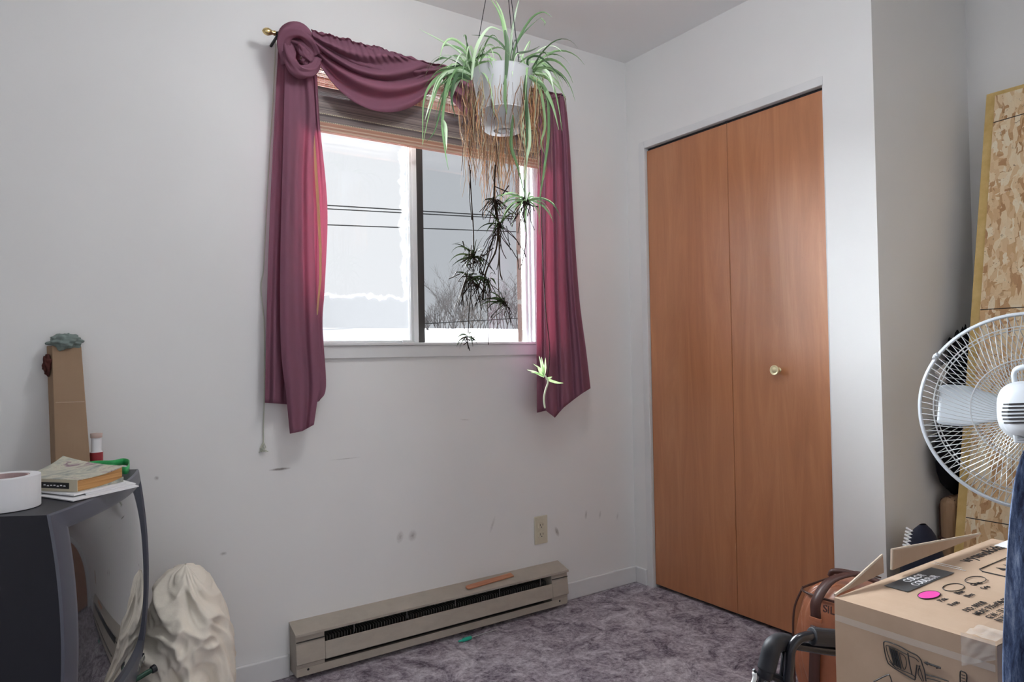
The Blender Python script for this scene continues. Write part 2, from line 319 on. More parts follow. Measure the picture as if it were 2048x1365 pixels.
# door lining (white jamb, head and track)
b = MB(); b.box((-.004, DY0-.036, 0), (.09, DY0, DZ)); b.box((-.004, DY1, DZ-.032), (.09, DY0-.036, DZ)); b.box((-.001, DY1, 0), (.09, DY1+.004, DZ-.032)); st('trim_1', b, TRIM, bevel=.002)
d = empty('door_1', (.02, (DY0+DY1)/2, 0), kind='structure')
ys = [-.119, -.566, -.984]
for i in range(2):
    y0, y1 = ys[i]-(.002 if i else 0), ys[i+1]
    pn = MB().box((.010, y1, .016), (.038, y0, 1.992)).build('door_panel', DOOR, d, bevel=.0015)
    if i:
        k = on(1548, 741, 0, -.02)
        MB().lathe([(.0, .032), (.006, .0315), (.009, .029), (.013, .028), (.0165, .031), (.0185, .030), (.0185, .026), (.013, .020), (.007, .016), (.006, .004), (.010, 0)], (.010, k.y, k.z), 32, ax=(-1, 0, 0)).build('door_knob', PBRASS, pn, smooth=True)
hg = MB(); hg.box((.012, -.573, 1.992), (.02, -.558, 2.002)); hg.build('track_pin', DARKM, d)
MB().box((.02, DY1+.01, 1.994), (.07, DY0-.04, 2.004)).build('door_track', DARKM, d)
# fill lamp added under the ceiling (out of view above the camera's field)
cl = empty('fill_lamp', (-1.35, -1.1, H), 'round white lamp added on the ceiling as fill light, out of view', 'lamp')
LAMP = bpy.data.materials.new('lamp_glow'); LAMP.use_nodes = True; lt = NT(LAMP); lt.t.nodes.remove(lt.p); em = lt.n('ShaderNodeEmission'); em.inputs[0].default_value = (.97, .98, 1, 1); em.inputs[1].default_value = 23; lt.l(em.outputs[0], lt.t.nodes['Material Output'].inputs[0])
MB().lathe([(0, -.20), (.06, -.19), (.12, -.15), (.15, -.09), (.14, -.04), (.09, -.02)], (-1.35, -1.1, H), 32).build('globe', LAMP, cl, smooth=True)
MB().lathe([(.10, -.02), (.10, 0), (0, 0)], (-1.35, -1.1, H), 32).build('lamp_base', TRIM, cl, smooth=True)
# window
wn = empty('window_1', ((WX0+WX1)/2, .06, WZ0), kind='structure')
b = MB(); fx = on(1046, 500, 1, .06).x
b.box((fx, .046, WZ0), (WX1, .068, WZ1)); b.box((fx+.009, .030, WZ0), (WX1, .046, WZ1)); b.box((fx+.017, .004, WZ0), (-.546, .030, WZ1))
b.box((WX0, .046, WZ0), (WX0+.03, .12, WZ1)); b.box((WX0+.03, .046, WZ1-.03), (fx, .12, WZ1)); b.box((WX0+.03, .068, WZ0-.006), (fx, .12, WZ0+.006))
b.build('window_frame', VINYL, wn, bevel=.002)
xm0, xm1, xm2 = on(818, 500, 1, .05).x, on(833, 500, 1, .05).x, on(848, 500, 1, .070).x
xd0 = on(830, 500, 1, .085).x
b = MB(); b.box((xm0, .04, WZ0), (xm1, .066, WZ1-.03)); b.box((xm0+.010, .036, WZ0), (xm1-.006, .04, WZ1-.03)); b.box((WX0+.02, .04, WZ0), (WX0+.05, .066, WZ1-.03)); b.box((WX0+.03, .04, WZ0), (xm0, .066, WZ0+.012)); sa = b.build('sliding_sash', VINYL, wn, bevel=.002)
MB().box((WX0+.05, .052, WZ0+.01), (xm0+.002, .056, WZ1-.03)).build('pane', GLASSF, sa)
b = MB(); lx = on(803, 683, 1, .035).x; b.box((lx, .024, WZ0+.004), (lx+.038, .04, WZ0+.014)); b.build('sash_latch', VINYL, sa, bevel=.003)
b = MB(); b.box((xd0-.01, .070, WZ0), (xm2, .085, WZ1-.03)); sb = b.build('fixed_sash', BRONZE, wn, bevel=.002)
MB().box((xm2-.004, .072, WZ0+.006), (fx+.001, .075, WZ1-.03)).build('pane', GLASSD, sb)
b = MB(); b.box((WX0-.02, -.012, 1.067), (-.547, .001, 1.112)); b.box((WX0-.02, -.02, 1.112), (-.547, .03, 1.122)); st('trim_2', b, TRIM, bevel=.002)
# outside
xb = on(1046, 500, 1, .072).x; dd = ray(1033, 500); yb2 = CP.y+dd.y*((xb-CP.x)/dd.x)
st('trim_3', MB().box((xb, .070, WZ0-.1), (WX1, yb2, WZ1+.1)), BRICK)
def ground(u, v):
    x = -40+120*u; y = .3+90*v; k = min(1, max(0, (y-8)/14)); k = k*k*(3-2*k); return Vector((x, y, -.9*(1-k)+on(940, 659, 1, y).z*k+.10*k*noise.noise(Vector((x*.15, y*.15, 0)))))
tag(MB().grid(ground, 60, 60).build('snow_field', SNOW, smooth=True), kind='structure')
def cable(name, a, b_, y, r, lab):
    A = on(*a, 1, y); B = on(*b_, 1, y+.01); D = B-A; pts = [A+D*(k/12*3-1)-Vector((0, 0, .0)) for k in range(13)]
    tag(MB().tube(pts, r, 6).build(name, mat('cable_rubber', (.01, .01, .01), .9, spec=0)), lab, 'cable', 'overhead lines outside the window')
cable('power_line', (655, 411), (1033, 434), 12, .014, 'highest of the thin dark lines crossing the sky outside the window')
cable('power_line', (655, 418), (1033, 438), 12, .013, 'dark line just beneath the highest one outside the window')
cable('power_line', (655, 450), (1033, 464), 12, .013, 'third dark line down, alone, outside the window')
cable('fence_wire', (850, 648), (1035, 637), 12, .012, 'low sagging line in front of the bare trees outside the window')
def branch(mb, p, d_, L, r, lv, rnd):
    pts = [p]; q = p.copy(); dr = d_.copy()
    for i in range(4):
        dr = (dr+Vector((rnd.gauss(0, .09), rnd.gauss(0, .09), .05))).normalized(); q = q+dr*L/4; pts.append(q)
    mb.tube(pts, [r*(1-.16*i) for i in range(5)], 4, cap=False)
    if lv == 0: return
    for k in range(4 if lv > 1 else 5):
        i = rnd.choice([1, 2, 3, 4]); ax = Vector((rnd.gauss(0, 1), rnd.gauss(0, 1), rnd.gauss(0, .3))).normalized()
        nd = (dr*1.0+ax*.62).normalized(); branch(mb, pts[i], nd, L*rnd.uniform(.5, .75), r*.55, lv-1, rnd)
TR = [(862, 640, 1.9, 'slender bare tree beside the dark window post, beyond the snow'), (890, 548, 3.4, 'tallest bare tree seen left of the hanging root clump'), (906, 600, 2.6, 'bushy bare tree just left of the hanging root clump'), (925, 575, 2.8, 'bare tree straight behind the hanging root clump'),
      (962, 600, 2.5, 'bare tree right of the hanging root clump, low and bushy'), (985, 570, 2.9, 'bare tree behind the right spider plantlet'), (1012, 556, 3.1, 'spreading bare tree near the brick reveal'), (1030, 590, 2.6, 'bare tree partly behind the brick reveal'),
      (875, 600, 2.4, 'low bare tree between the window post and the tallest tree'), (945, 610, 2.2, 'small bare tree under the hanging root clump')]
for i, (px, py, hh, lab) in enumerate(TR):
    rnd = random.Random(i+3); y = 22+i*3.6; top = on(px, py, 1, y); base = on(px, 660, 1, y); hgt = top.z-base.z; mb = MB()
    for k in range(4): branch(mb, Vector((base.x+rnd.uniform(-.3, .3), y+rnd.uniform(-.2, .2), base.z-.25)), Vector((rnd.gauss(0, .16), rnd.gauss(0, .1), 1)).normalized(), (hgt+.35)*.62, .0011*y, 3, rnd)
    tag(mb.build('bare_tree', BARK), lab, 'tree', 'bare trees beyond the window')
# ---------------------------------------------------------------- baseboard heater
x0, x1 = -1.603, -.462
ht = empty('baseboard_heater', ((x0+x1)/2, -.035, 0), 'long beige electric baseboard heater low on the wall under the window', 'heater')
def xz(prof, xa, xb_): return [Vector((xa, y, z)) for y, z in prof], Vector((xb_-xa, 0, 0))
b = MB(); b.prism(*xz([(0, .176), (-.074, .154), (-.074, .158), (0, .180)], x0-.002, x1+.004)); b.prism(*xz([(-.073, .150), (-.0755, .150), (-.0755, .158), (-.073, .158)], x0-.002, x1+.004)); b.build('top_cover', HEAT, ht)
MB().box((x0+.01, -.006, .02), (x1-.01, -.0005, .175)).build('back_plate', HDARK, ht)
b = MB(); n = 90
for k in range(n): xx = x0+.11+(x1-x0-.2)*k/n; b.box((xx, -.055, .06), (xx+.0012, -.012, .125))
b.build('heating_fins', FIN, ht, kind='stuff')
b = MB(); b.prism(*xz([(-.067, .114), (-.071, .114), (-.078, .058), (-.074, .058)], x0+.098, x1-.082)); b.build('front_panel', HEAT, ht, bevel=.001)
b = MB(); b.prism(*xz([(-.068, .044), (-.071, .044), (-.071, .018), (-.0, .018), (-.0, .021), (-.068, .021)], x0+.002, x1-.006)); b.build('bottom_rail', HEAT, ht)
for i, (a, c_) in enumerate(((x0, x0+.097), (x1-.083, x1))):
    b = MB(); b.prism(*xz([(0, .020), (-.070, .020), (-.070, .056), (-.079, .060), (-.072, .124), (-.069, .132), (-.068, .152), (0, .172)], a, c_)); ec = b.build('end_cap', HEAT, ht, bevel=.0015)
    b = MB(); b.lathe([(0, .002), (.003, .0015), (.004, 0)], (a+.04, -.0712, .036), 12, ax=(0, -1, 0)); b.build('screw', DARKM, ec)
    MB().box((a+.001, -.0745, .1305), (c_-.001, -.068, .1325)).build('cap_ledge', HDARK, ec)
for k in range(5): xx = x0+.2+k*.2; MB().box((xx, -.07, .122), (xx+.002, -.066, .152)).build('bracket', FIN, ht)
# wooden slat lying on heater
A = on(932, 1166, 1, -.045); B_ = on(1024, 1139, 1, -.03); A.z = .1665+.0025; B_.z = .171+.0025; dX = (B_-A).normalized(); sY = Vector((0, -.96, -.285)); sY = (sY-dX*sY.dot(dX)).normalized(); up = dX.cross(-sY); L = (B_-A).length
b = MB(); pl = [A+dX*(.012*(1-math.cos(a)))*1+sY*.012*math.sin(a) for a in [PI/2*0+(-PI/2)+PI*k/8 for k in range(9)]]
pl = [A+dX*(.012-.012*math.cos(-PI/2+PI*k/8))+sY*(.012*math.sin(-PI/2+PI*k/8)) for k in range(9)]+[B_+sY*.012, B_-sY*.012]
b.prism(pl, up*.005); tag(b.build('wooden_slat', WOODR, bevel=.001), 'short reddish wooden slat with one rounded end lying on the heater', 'wooden slat')
# outlet
oc = Vector((-.546, 0, .325)); ot = empty('wall_outlet', oc, 'ivory double wall outlet above the right end of the heater', 'outlet')
MB().box((oc.x-.034, -.006, oc.z-.059), (oc.x+.034, 0, oc.z+.059)).build('cover_plate', IVORY, ot, bevel=.003)
for s in (-1, 1):
    cz = oc.z+s*.0195; pl = [Vector((oc.x+.017*math.cos(a)*1, -.006, cz+max(-.013, min(.013, .017*math.sin(a))))) for a in [2*PI*k/24 for k in range(24)]]
    rc = MB().prism(pl, (0, -.0025, 0)).build('receptacle', IVORY, ot)
    b = MB(); b.box((oc.x-.008, -.009, cz-.002), (oc.x-.0058, -.0084, cz+.007)); b.box((oc.x+.0058, -.009, cz-.001), (oc.x+.008, -.0084, cz+.007)); b.lathe([(0, .0006), (.0025, .0006), (.0025, 0)], (oc.x, -.0084, cz-.007), 10, ax=(0, -1, 0)); b.build('slots', INK, rc)
MB().lathe([(0, .001), (.003, .0008), (.0035, 0)], (oc.x, -.006, oc.z), 12, ax=(0, -1, 0)).build('screw', IVORY, ot)
# green plastic piece on carpet
a = on(917, 1284, 2, .008); c_ = on(942, 1276, 2, .008); e = on(992, 1260, 2, .004)
gp = empty('plastic_dropper', ((a+c_)/2).xy.to_3d(), 'small green plastic piece with a thin clear tail on the carpet before the heater', 'plastic piece')
MB().tube([a, a.lerp(c_, .15), a.lerp(c_, .3), a.lerp(c_, .35), c_], [.003, .004, .004, .007, .007], 10).build('body', TEAL, gp, smooth=True)
MB().tube(crv([c_, c_.lerp(e, .4)+Vector((0, .006, -.003)), e], 6), .0015, 6).build('tail', WIRE, gp)
# ---------------------------------------------------------------- blind
bl = empty('bamboo_blind', (-1.06, -.02, 1.86), 'woven bamboo roman blind pulled half way up in the window', 'blind')
bx0, bx1 = WX0+.03, -.552
b = MB(); z = 2.005; rnd = random.Random(2)
while z < 2.13:
    hgt = rnd.choice([.0014, .0018, .0024, .003]); b.box((bx0, -.018+rnd.uniform(-.001, .001), z), (bx1, -.0165, z+hgt)); z += hgt+rnd.uniform(.0003, .0011)
b.build('slats', BAMB, bl, kind='stuff')
b = MB(); x = bx0+.006
while x < bx1: b.box((x, -.0195, 1.90), (x+.0012, -.0185, 2.13)); x += .0165
b.build('threads', THREAD, bl)
def fold(ztop, zbot, yf, mt, nm):
    b = MB(); z = zbot
    while z < ztop:
        hgt = rnd.choice([.002, .0028, .0036]); yy = yf-.004*math.sin(PI*(z-zbot)/(ztop-zbot)); b.box((bx0, yy-.0016, z), (bx1, yy, z+hgt)); z += hgt+.0005
    return b.build(nm, mt, bl, kind='stuff')
fold(2.016, 1.875, -.026, BAMD, 'fold'); fold(1.985, 1.862, -.034, BAMD, 'fold'); fold(1.915, 1.856, -.041, BAMD, 'fold'); fold(1.885, 1.850, -.048, BAMB, 'fold')
b = MB()
for zz in (1.915, 1.887, 1.872):
    x = bx0
    while x < bx1-.006: b.box((x, -.0515, zz), (x+.004, -.0495, zz+.003)); x += .0065
b.build('edge_stitching', THREAD, bl, kind='stuff')
pts = [on(*q, 1, -.006) for q in [(552, 75), (546, 200), (538, 330), (531, 460), (527, 540), (522, 575), (528, 640), (529, 700), (529, 780), (527, 850), (527, 884)]]
cd_ = MB().tube(crv(pts, 4), .0018, 6).build('pull_cord', mat('cord', (.50, .52, .44), .8), bl)
b = MB()
for k in range(9): q = on(527, 884, 1, -.006); b.tube([q, q+Vector((rnd.uniform(-.012, .012), rnd.uniform(-.004, .001), -.02)), q+Vector((rnd.uniform(-.018, .018), rnd.uniform(-.006, .001), -.034))], .0014, 5)
b.build('tassel', bpy.data.materials['cord'], cd_)
# ---------------------------------------------------------------- curtain
YR = -.085
cu = empty('curtain_swag', on(840, 120, 1, YR), 'plum scarf curtain swagged over the rod with a tail on each side of the window', 'curtain')
def plerp(P, v):
    n = len(P)-1; x = min(v*n, n-1e-6); i = int(x); t_ = x-i; a, b_ = P[i], P[i+1]; return (a[0]+(b_[0]-a[0])*t_, a[1]+(b_[1]-a[1])*t_)
def tail(name, Lp, Rp, y0, amp, nf, ph=0, nu=70, nv=80, hem=None, mt=CURT):
    Lc = [(p.x, p.y) for p in crv([(a, b_, 0) for a, b_ in Lp], 6)]; Rc = [(p.x, p.y) for p in crv([(a, b_, 0) for a, b_ in Rp], 6)]
    def fn(u, v):
        a = plerp(Lc, v); c = plerp(Rc, v); px = a[0]+(c[0]-a[0])*u; py = a[1]+(c[1]-a[1])*u
        if hem: py += plerp(hem, u)[1]*max(0, (v-.75)/.25)**2
        w_ = u*nf*2*PI+ph+.8*noise.noise(Vector((u*2, v*1.5, ph)))
        dy = amp*(math.sin(w_)+.4*math.sin(2.3*w_+v*2))*(.45+.55*v)+.010*noise.noise(Vector((u*4, v*3, 5+ph)))
        return on(px, py, 1, y0+dy)
    return MB().grid(fn, nu, nv).build(name, mt, cu, smooth=True, solid=.0012)
tail('left_tail', [(558, 70), (551, 200), (541, 400), (534, 600), (530, 806)], [(604, 70), (596, 200), (592, 400), (588, 600), (586, 810)], -.050, .008, 1.7, .5)
tail('left_tail', [(612, 140), (618, 240), (622, 400), (624, 600), (628, 740), (628, 806)], [(634, 150), (640, 250), (652, 370), (655, 450), (649, 580), (645, 650), (652, 772), (638, 803)], -.062, .006, 1.2, 1.5)
tail('left_tail', [(570, 120), (567, 250), (563, 400), (560, 560), (562, 700), (572, 790), (580, 868)], [(616, 120), (630, 215), (626, 330), (628, 450), (631, 570), (636, 690), (638, 770), (628, 850)], -.082, .009, 1.4, 2.4, hem=[(0, 0), (.5, 4), (1, 0)])
MB().ribbon([on(px, py, 1, -.07) for px, py in crv2] if False else [on(px, py, 1, -.074) for px, py in [(628, 270), (632, 340), (637, 420), (641, 500), (641, 560), (634, 630)]], .010, Vector((0, 1, 0)), .6).build('gold_edge', GOLD, cu)
tail('right_tail', [(1074, 185), (1076, 300), (1074, 450), (1073, 640), (1074, 826)], [(1131, 193), (1140, 300), (1148, 450), (1159, 600), (1172, 700), (1181, 777)], -.118, .013, 3.1, 0.3, nu=120, hem=[(0, 0), (.2, 4), (.3, 26), (.42, 14), (.6, 8), (.8, 3), (1, 0)])
def swag(P0a, P0b, P3a, P3b, P1b, P2b, y0, nf, seed, bulge=.045):
    def fn(u, v):
        P0 = Vector(P0a).lerp(Vector(P0b), v); P3 = Vector(P3a).lerp(Vector(P3b), v)
        l1 = Vector(P0a).lerp(Vector(P3a), .33); l2 = Vector(P0a).lerp(Vector(P3a), .67); vv = v**1.1
        P1 = l1.lerp(Vector(P1b), vv); P2 = l2.lerp(Vector(P2b), vv); a = 1-u
        P = P0*a**3+P1*3*a*a*u+P2*3*a*u*u+P3*u**3
        bump = (5.5*noise.noise(Vector((u*17, .5, seed)))+2.2*noise.noise(Vector((u*41, 2.5, seed))))*(1-v)**3
        fo = math.sin(v*nf*2*PI+seed+1.6*u+1.2*noise.noise(Vector((u*2.2, v*2, seed))))
        ver = math.sin(u*2*PI*15+2*v)*max(0, 1-v*1.6)*(.3+.7*u)
        end = min(1, 5*u, 5*(1-u)); y = y0-bulge*math.sin(PI*min(1, v*.8+.15))*(.5+.5*math.sin(PI*u))-.016*fo*(.35+.65*end)-.007*ver
        return on(P.x, P.y+bump, 1, y)
    return MB().grid(fn, 170, 90).build('swag', CURT, cu, smooth=True, solid=.0012)
swag((625, 62), (634, 118), (905, 136), (884, 140), (700, 250), (838, 262), YR-.01, 3.2, .4)
swag((622, 58), (632, 92), (800, 108), (872, 134), (690, 150), (790, 205), YR-.04, 2.2, 2.4, .04)
swag((880, 130), (884, 150), (1125, 190), (1106, 205), (905, 262), (1050, 300), YR-.01, 3.0, 1.2)
# twisted loop at the left end of the rod
def shp(a, s): return (1+.30*math.sin(3*a+7*s)+.16*math.sin(7*a-6*s+1)+.1*math.sin(11*a+9*s))*(1-.25*abs(math.sin(a+2*s)))
def loop(pts, r, y, nm='loop'):
    P = crv([on(px, py, 1, y+dy) for px, py, dy in pts], 7); n = len(P)
    MB().tube(P, [r*(.75+.25*math.sin(PI*i/(n-1))) for i in range(n)], 22, shape=shp).build(nm, CURT, cu, smooth=True)
loop([(572, 128, .0), (566, 95, -.01), (572, 70, -.03), (598, 64, -.045), (622, 82, -.04), (636, 108, -.03)], .024, -.085)
loop([(634, 116, 0), (622, 138, -.01), (598, 140, -.025), (580, 118, -.02), (572, 90, 0)], .022, -.10)
loop([(580, 82, 0), (598, 92, -.005), (614, 112, -.01), (606, 128, -.01)], .019, -.095)
loop([(598, 90, 0), (606, 104, 0), (622, 122, .0)], .014, -.118)
# rod
rd = empty('curtain_rod', on(555, 68, 1, -.06), 'thin dark curtain rod with a gold finial at its left end', 'curtain rod')
RA, RB = on(548, 66, 1, YR), on(1126, 192, 1, YR)
MB().tube([RA, RB], .006, 12).build('pole', DARKM, rd)
fd = (RA-RB).normalized()
MB().lathe([(.006, -.006), (.009, -.002), (.006, .004), (.010, .012), (.0125, .020), (.011, .028), (.006, .035), (0, .038)], RA, 20, ax=fd).build('finial', BRASS, rd, smooth=True)
b = MB(); q = on(556, 70, 1, YR); b.tube([q, Vector((q.x, 0, q.z-.004))], .005, 8); b.lathe([(.010, -.006), (.011, 0), (.010, .006)], q, 16, ax=fd); b.build('bracket', DARKM, rd)
# ---------------------------------------------------------------- hanging spider plant
D0 = 2.10; PX = D0/FPX
pc = at(1007, 262, D0); pot = empty('spider_plant', (pc.x, pc.y, pc.z), 'spider plant in a white plastic hanging pot, plantlets and dry runners trailing before the window', 'hanging plant')
zt = at(1007, 146, D0).z; hp = zt-pc.z
b = MB().lathe([(.0, .010), (.028, .010), (.030, .0), (.056, .0), (.064, .006), (.0755, hp*.30), (.0765, hp*.305), (.0745, hp*.32), (.092, hp*.97), (.094, hp), (.088, hp), (.085, hp*.9), (0, hp*.9)], pc, 64)
pb = b.build('pot', POT, pot, smooth=True); pb.modifiers.new('e', 'EDGE_SPLIT').split_angle = .7
MB().lathe([(.0, -.001), (.020, -.001), (.022, .004), (.0, .004)], pc+Vector((.004, 0, .0)), 32).build('saucer_plug', mat('grey_plug', (.33, .36, .40), .5), pb)
hk = Vector((pc.x+.005, pc.y, H-.02)); b = MB()
for k in range(3): a = .5+k*2*PI/3; b.tube([Vector((pc.x+.092*math.cos(a), pc.y+.092*math.sin(a), zt-.004)), hk], .0013, 5)
b.tube(crv([hk, hk+Vector((.01, 0, .008)), hk+Vector((0, 0, .02))], 4), .002, 6); b.build('hanger', DARKM, pot)
MB().lathe([(0, hp*.93), (.086, hp*.92)], pc, 32).build('soil', mat('soil', (.05, .035, .025), .95), pot)
rnd = random.Random(11)
def droop(p, az, el, L, g, n=12, wob=.12):
    d_ = Vector((math.cos(az)*math.cos(el), math.sin(az)*math.cos(el), math.sin(el))); q = Vector(p); out = [q.copy()]
    for i in range(n):
        d_ = (d_+Vector((rnd.gauss(0, wob*.2), rnd.gauss(0, wob*.2), -g*(.4+i/n)))).normalized(); q = q+d_*L/n; out.append(q.copy())
    return out
fo = MB()
def P3(px, py, dz=0): return at(px, py, D0+dz)
def key(pts, wd=.008, dz=0, dz2=None):
    n = len(pts); dz2 = dz if dz2 is None else dz2
    fo.ribbon(crv([P3(px, py, dz+(dz2-dz)*i/(n-1)) for i, (px, py) in enumerate(pts)], 5), wd, CF+Vector((rnd.uniform(-.4, .4), rnd.uniform(-.4, .4), .3)))
for pts, wd, dz, d2 in [
    ([(1018, 140), (1015, 90), (1005, 30), (985, -10)], .008, 0, .02), ([(1020, 140), (1022, 80), (1030, 30), (1040, -8)], .008, 0, .0), ([(1016, 140), (1010, 70), (998, 25), (978, -6)], .008, 0, -.04),
    ([(1024, 140), (1032, 90), (1060, 40), (1085, 24), (1104, 34)], .007, 0, -.05), ([(1022, 138), (1030, 95), (1048, 65), (1080, 35)], .006, 0, .04), ([(1080, 35), (1090, 44), (1088, 52)], .004, .04, .04),
    ([(1018, 140), (1012, 100), (985, 75), (943, 70)], .007, 0, .04), ([(1014, 150), (1013, 110), (1016, 85)], .014, -.02, 0), ([(1010, 60), (1014, 90), (1012, 150), (1006, 170)], .012, -.09, -.1), ([(1011, 150), (1010, 200), (1014, 230)], .009, -.1, -.1),
    ([(1020, 140), (1030, 110), (1060, 102), (1080, 92)], .007, 0, -.04), ([(943, 160), (948, 112), (960, 78), (980, 55), (1005, 62)], .010, -.06, -.06), ([(945, 150), (920, 105), (870, 75), (838, 58)], .006, -.02, -.08), ([(948, 130), (930, 95), (905, 78), (888, 88), (878, 120)], .008, -.03, -.1),
    ([(946, 130), (925, 100), (895, 90), (884, 95)], .007, -.03, -.02), ([(945, 150), (925, 120), (905, 112), (870, 140)], .006, 0, .05), ([(944, 150), (915, 140), (880, 155), (862, 200), (850, 240)], .010, -.03, -.06),
    ([(940, 155), (905, 142), (870, 160), (848, 200), (845, 290)], .010, -.03, -.03), ([(942, 155), (900, 150), (885, 200), (870, 260), (852, 285)], .007, 0, .03), ([(942, 160), (915, 150), (903, 190), (910, 235)], .011, -.05, -.06),
    ([(940, 160), (900, 155), (885, 240), (890, 300), (897, 340)], .008, -.04, -.05), ([(886, 240), (891, 260), (893, 300)], .012, -.05, -.05), ([(940, 165), (890, 150), (862, 215), (845, 290)], .006, .05, .05),
    ([(1060, 150), (1055, 120), (1075, 112), (1100, 130), (1126, 160)], .007, 0, -.05), ([(1058, 150), (1075, 140), (1105, 170), (1118, 220), (1124, 262)], .006, 0, -.03), ([(1060, 150), (1085, 170), (1105, 210), (1118, 260)], .012, -.03, -.07),
    ([(1062, 150), (1080, 130), (1082, 145), (1086, 158)], .012, .02, .02), ([(1055, 150), (1080, 180), (1090, 250), (1082, 285), (1090, 310)], .008, -.04, -.04), ([(1058, 155), (1092, 180), (1098, 260), (1090, 330), (1080, 400), (1078, 470)], .009, -.05, -.04),
    ([(1052, 150), (1050, 190), (1054, 250), (1050, 330)], .012, -.10, -.10), ([(1050, 200), (1046, 260), (1052, 310), (1048, 360)], .012, -.10, -.09), ([(1026, 230), (1022, 290), (1034, 330), (1052, 400)], .009, -.10, -.05), ([(1054, 200), (1060, 280), (1052, 330), (1050, 420)], .009, -.08, -.05),
    ([(1040, 150), (1046, 110), (1060, 82), (1056, 105)], .005, 0, .05), ([(1010, 148), (998, 110), (975, 105), (960, 118)], .004, .04, .07), ([(990, 148), (985, 125), (972, 100)], .008, .02, .04), ([(1050, 148), (1045, 120), (1036, 98)], .007, .0, .03)]:
    key(pts, wd, dz, d2)
for c0, n, azr in ((P3(945, 150), 46, (1.6, 5.2)), (P3(1018, 145), 14, (0, 6.28)), (P3(1058, 152), 30, (-2.4, 1.4))):
    for k in range(n):
        az = rnd.uniform(*azr); L_ = rnd.uniform(.10, .24); p = c0+Vector((rnd.gauss(0, .010), rnd.gauss(0, .010), 0)); el = rnd.uniform(.1, 1.25)
        fo.ribbon(droop(p, az, el, L_, rnd.uniform(.16, .38)), rnd.uniform(.004, .009), Vector((rnd.gauss(0, 1), rnd.gauss(0, 1), .5)))
fo.build('leaves', LEAF, pot, smooth=True)
# dry hanging roots and old leaves
dr = MB()
CLX = [944, 958, 976, 992, 1012, 1032, 1050, 1066, 1078]
for k in range(250):
    px = rnd.choice([rnd.gauss(948, 13), rnd.uniform(935, 1085), rnd.gauss(1068, 12), rnd.gauss(1000, 25)]); fr = rnd.random() < .18
    if 965 < px < 1040 and not fr: dz = rnd.uniform(.08, .13); y0 = rnd.uniform(200, 250)
    else: dz = rnd.uniform(-.11, -.06) if 960 < px < 1050 else rnd.uniform(-.06, .07); y0 = rnd.uniform(148, 190)
    L_ = rnd.uniform(110, 200) if 950 < px < 1040 else rnd.uniform(120, 195)
    if fr and 965 < px < 1040: L_ = rnd.uniform(60, 190)
    x = px; pts = []; 
    cx_ = min(CLX, key=lambda c__: abs(c__-px)+rnd.uniform(0, 14))
    for i in range(9): pts.append(P3(x, y0+L_*i/8, dz+rnd.gauss(0, .004))); x += rnd.gauss(0, 3.2)+(cx_-x)*.10*i/4
    dr.ribbon(pts, rnd.uniform(.0012, .0038), Vector((rnd.gauss(0, 1), rnd.gauss(0, 1), .2)), .3)
for k in range(34):   # darker trailing strands
    px, y0, y1 = rnd.choice([(rnd.gauss(940, 5), 250, rnd.uniform(360, 400)), (rnd.uniform(965, 1035), 260, rnd.uniform(370, 440)), (rnd.gauss(990, 8), 280, rnd.uniform(380, 420))])
    x = px; pts = []
    for i in range(8): pts.append(P3(x, y0+(y1-y0)*i/7, .03)); x += rnd.gauss(0, 2.2)
    dr.ribbon(pts, .0025, Vector((rnd.gauss(0, 1), rnd.gauss(0, 1), .2)), .4)
dr.build('dry_runners', DRY, pot)
rn = MB()
def stem(pts, r=.0022, dz=.03, mb=rn):
    mb.tube(crv([P3(px+rnd.gauss(0, .8), py, dz) for px, py in pts], 5), r, 5)
stem([(938, 330), (942, 400), (946, 460), (948, 520)]); stem([(940, 340), (939, 390), (944, 440)], .0015)
stem([(990, 330), (988, 400), (994, 450), (990, 500), (972, 545), (965, 600)], .003); stem([(992, 400), (998, 470), (1000, 540), (1004, 560)], .0022); stem([(985, 480), (968, 540), (955, 580)]); stem([(1000, 470), (998, 540), (1000, 600), (1012, 606)], .0015)
stem([(966, 560), (974, 590), (976, 640), (977, 690)], .0013); stem([(945, 560), (940, 620), (936, 668)], .0016); stem([(952, 560), (965, 600), (1008, 604)], .0012); stem([(1052, 300), (1050, 360), (1050, 400)], .0025, -.05)
stem([(1080, 300), (1084, 450), (1090, 600), (1098, 700), (1096, 755)], .0013, -.04); stem([(1040, 405), (1052, 470), (1040, 540), (1034, 500)], .0012, -.03)
rn.build('runner_stems', ROOT, pot, smooth=True)
def plantlet(px, py, dz, nl, ln, nr, rl, ball=0, mt=LEAFD, az=(0, 6.28), el=(-.3, 1.2), wd=.006, g=(.1, .3)):
    c = P3(px, py, dz); b = MB()
    for k in range(nl): b.ribbon(droop(c, rnd.uniform(*az), rnd.uniform(*el), ln*rnd.uniform(.6, 1.15), rnd.uniform(*g), 10), wd*rnd.uniform(.7, 1.2), Vector((rnd.gauss(0, 1), rnd.gauss(0, 1), .6)))
    o = b.build('plantlet', mt, pot, smooth=True); b = MB()
    for k in range(nr): b.tube(droop(c+Vector((rnd.gauss(0, .008), rnd.gauss(0, .008), 0)), rnd.uniform(0, 6.28), rnd.uniform(-1.5, -.4), rl*rnd.uniform(.4, 1.1), .12, 7, .9), .0013, 4)
    for k in range(int(ball*420)):
        q = c+Vector([rnd.gauss(0, ball*.36) for _ in range(3)]); b.tube([q, q+Vector([rnd.gauss(0, .010) for _ in range(3)]), q+Vector([rnd.gauss(0, .016) for _ in range(3)])], .0017, 4)
    if nr or ball: b.build('roots', ROOT, o)
plantlet(948, 515, .03, 24, .085, 16, .07, .045); plantlet(940, 556, .03, 14, .08, 22, .11, .055)
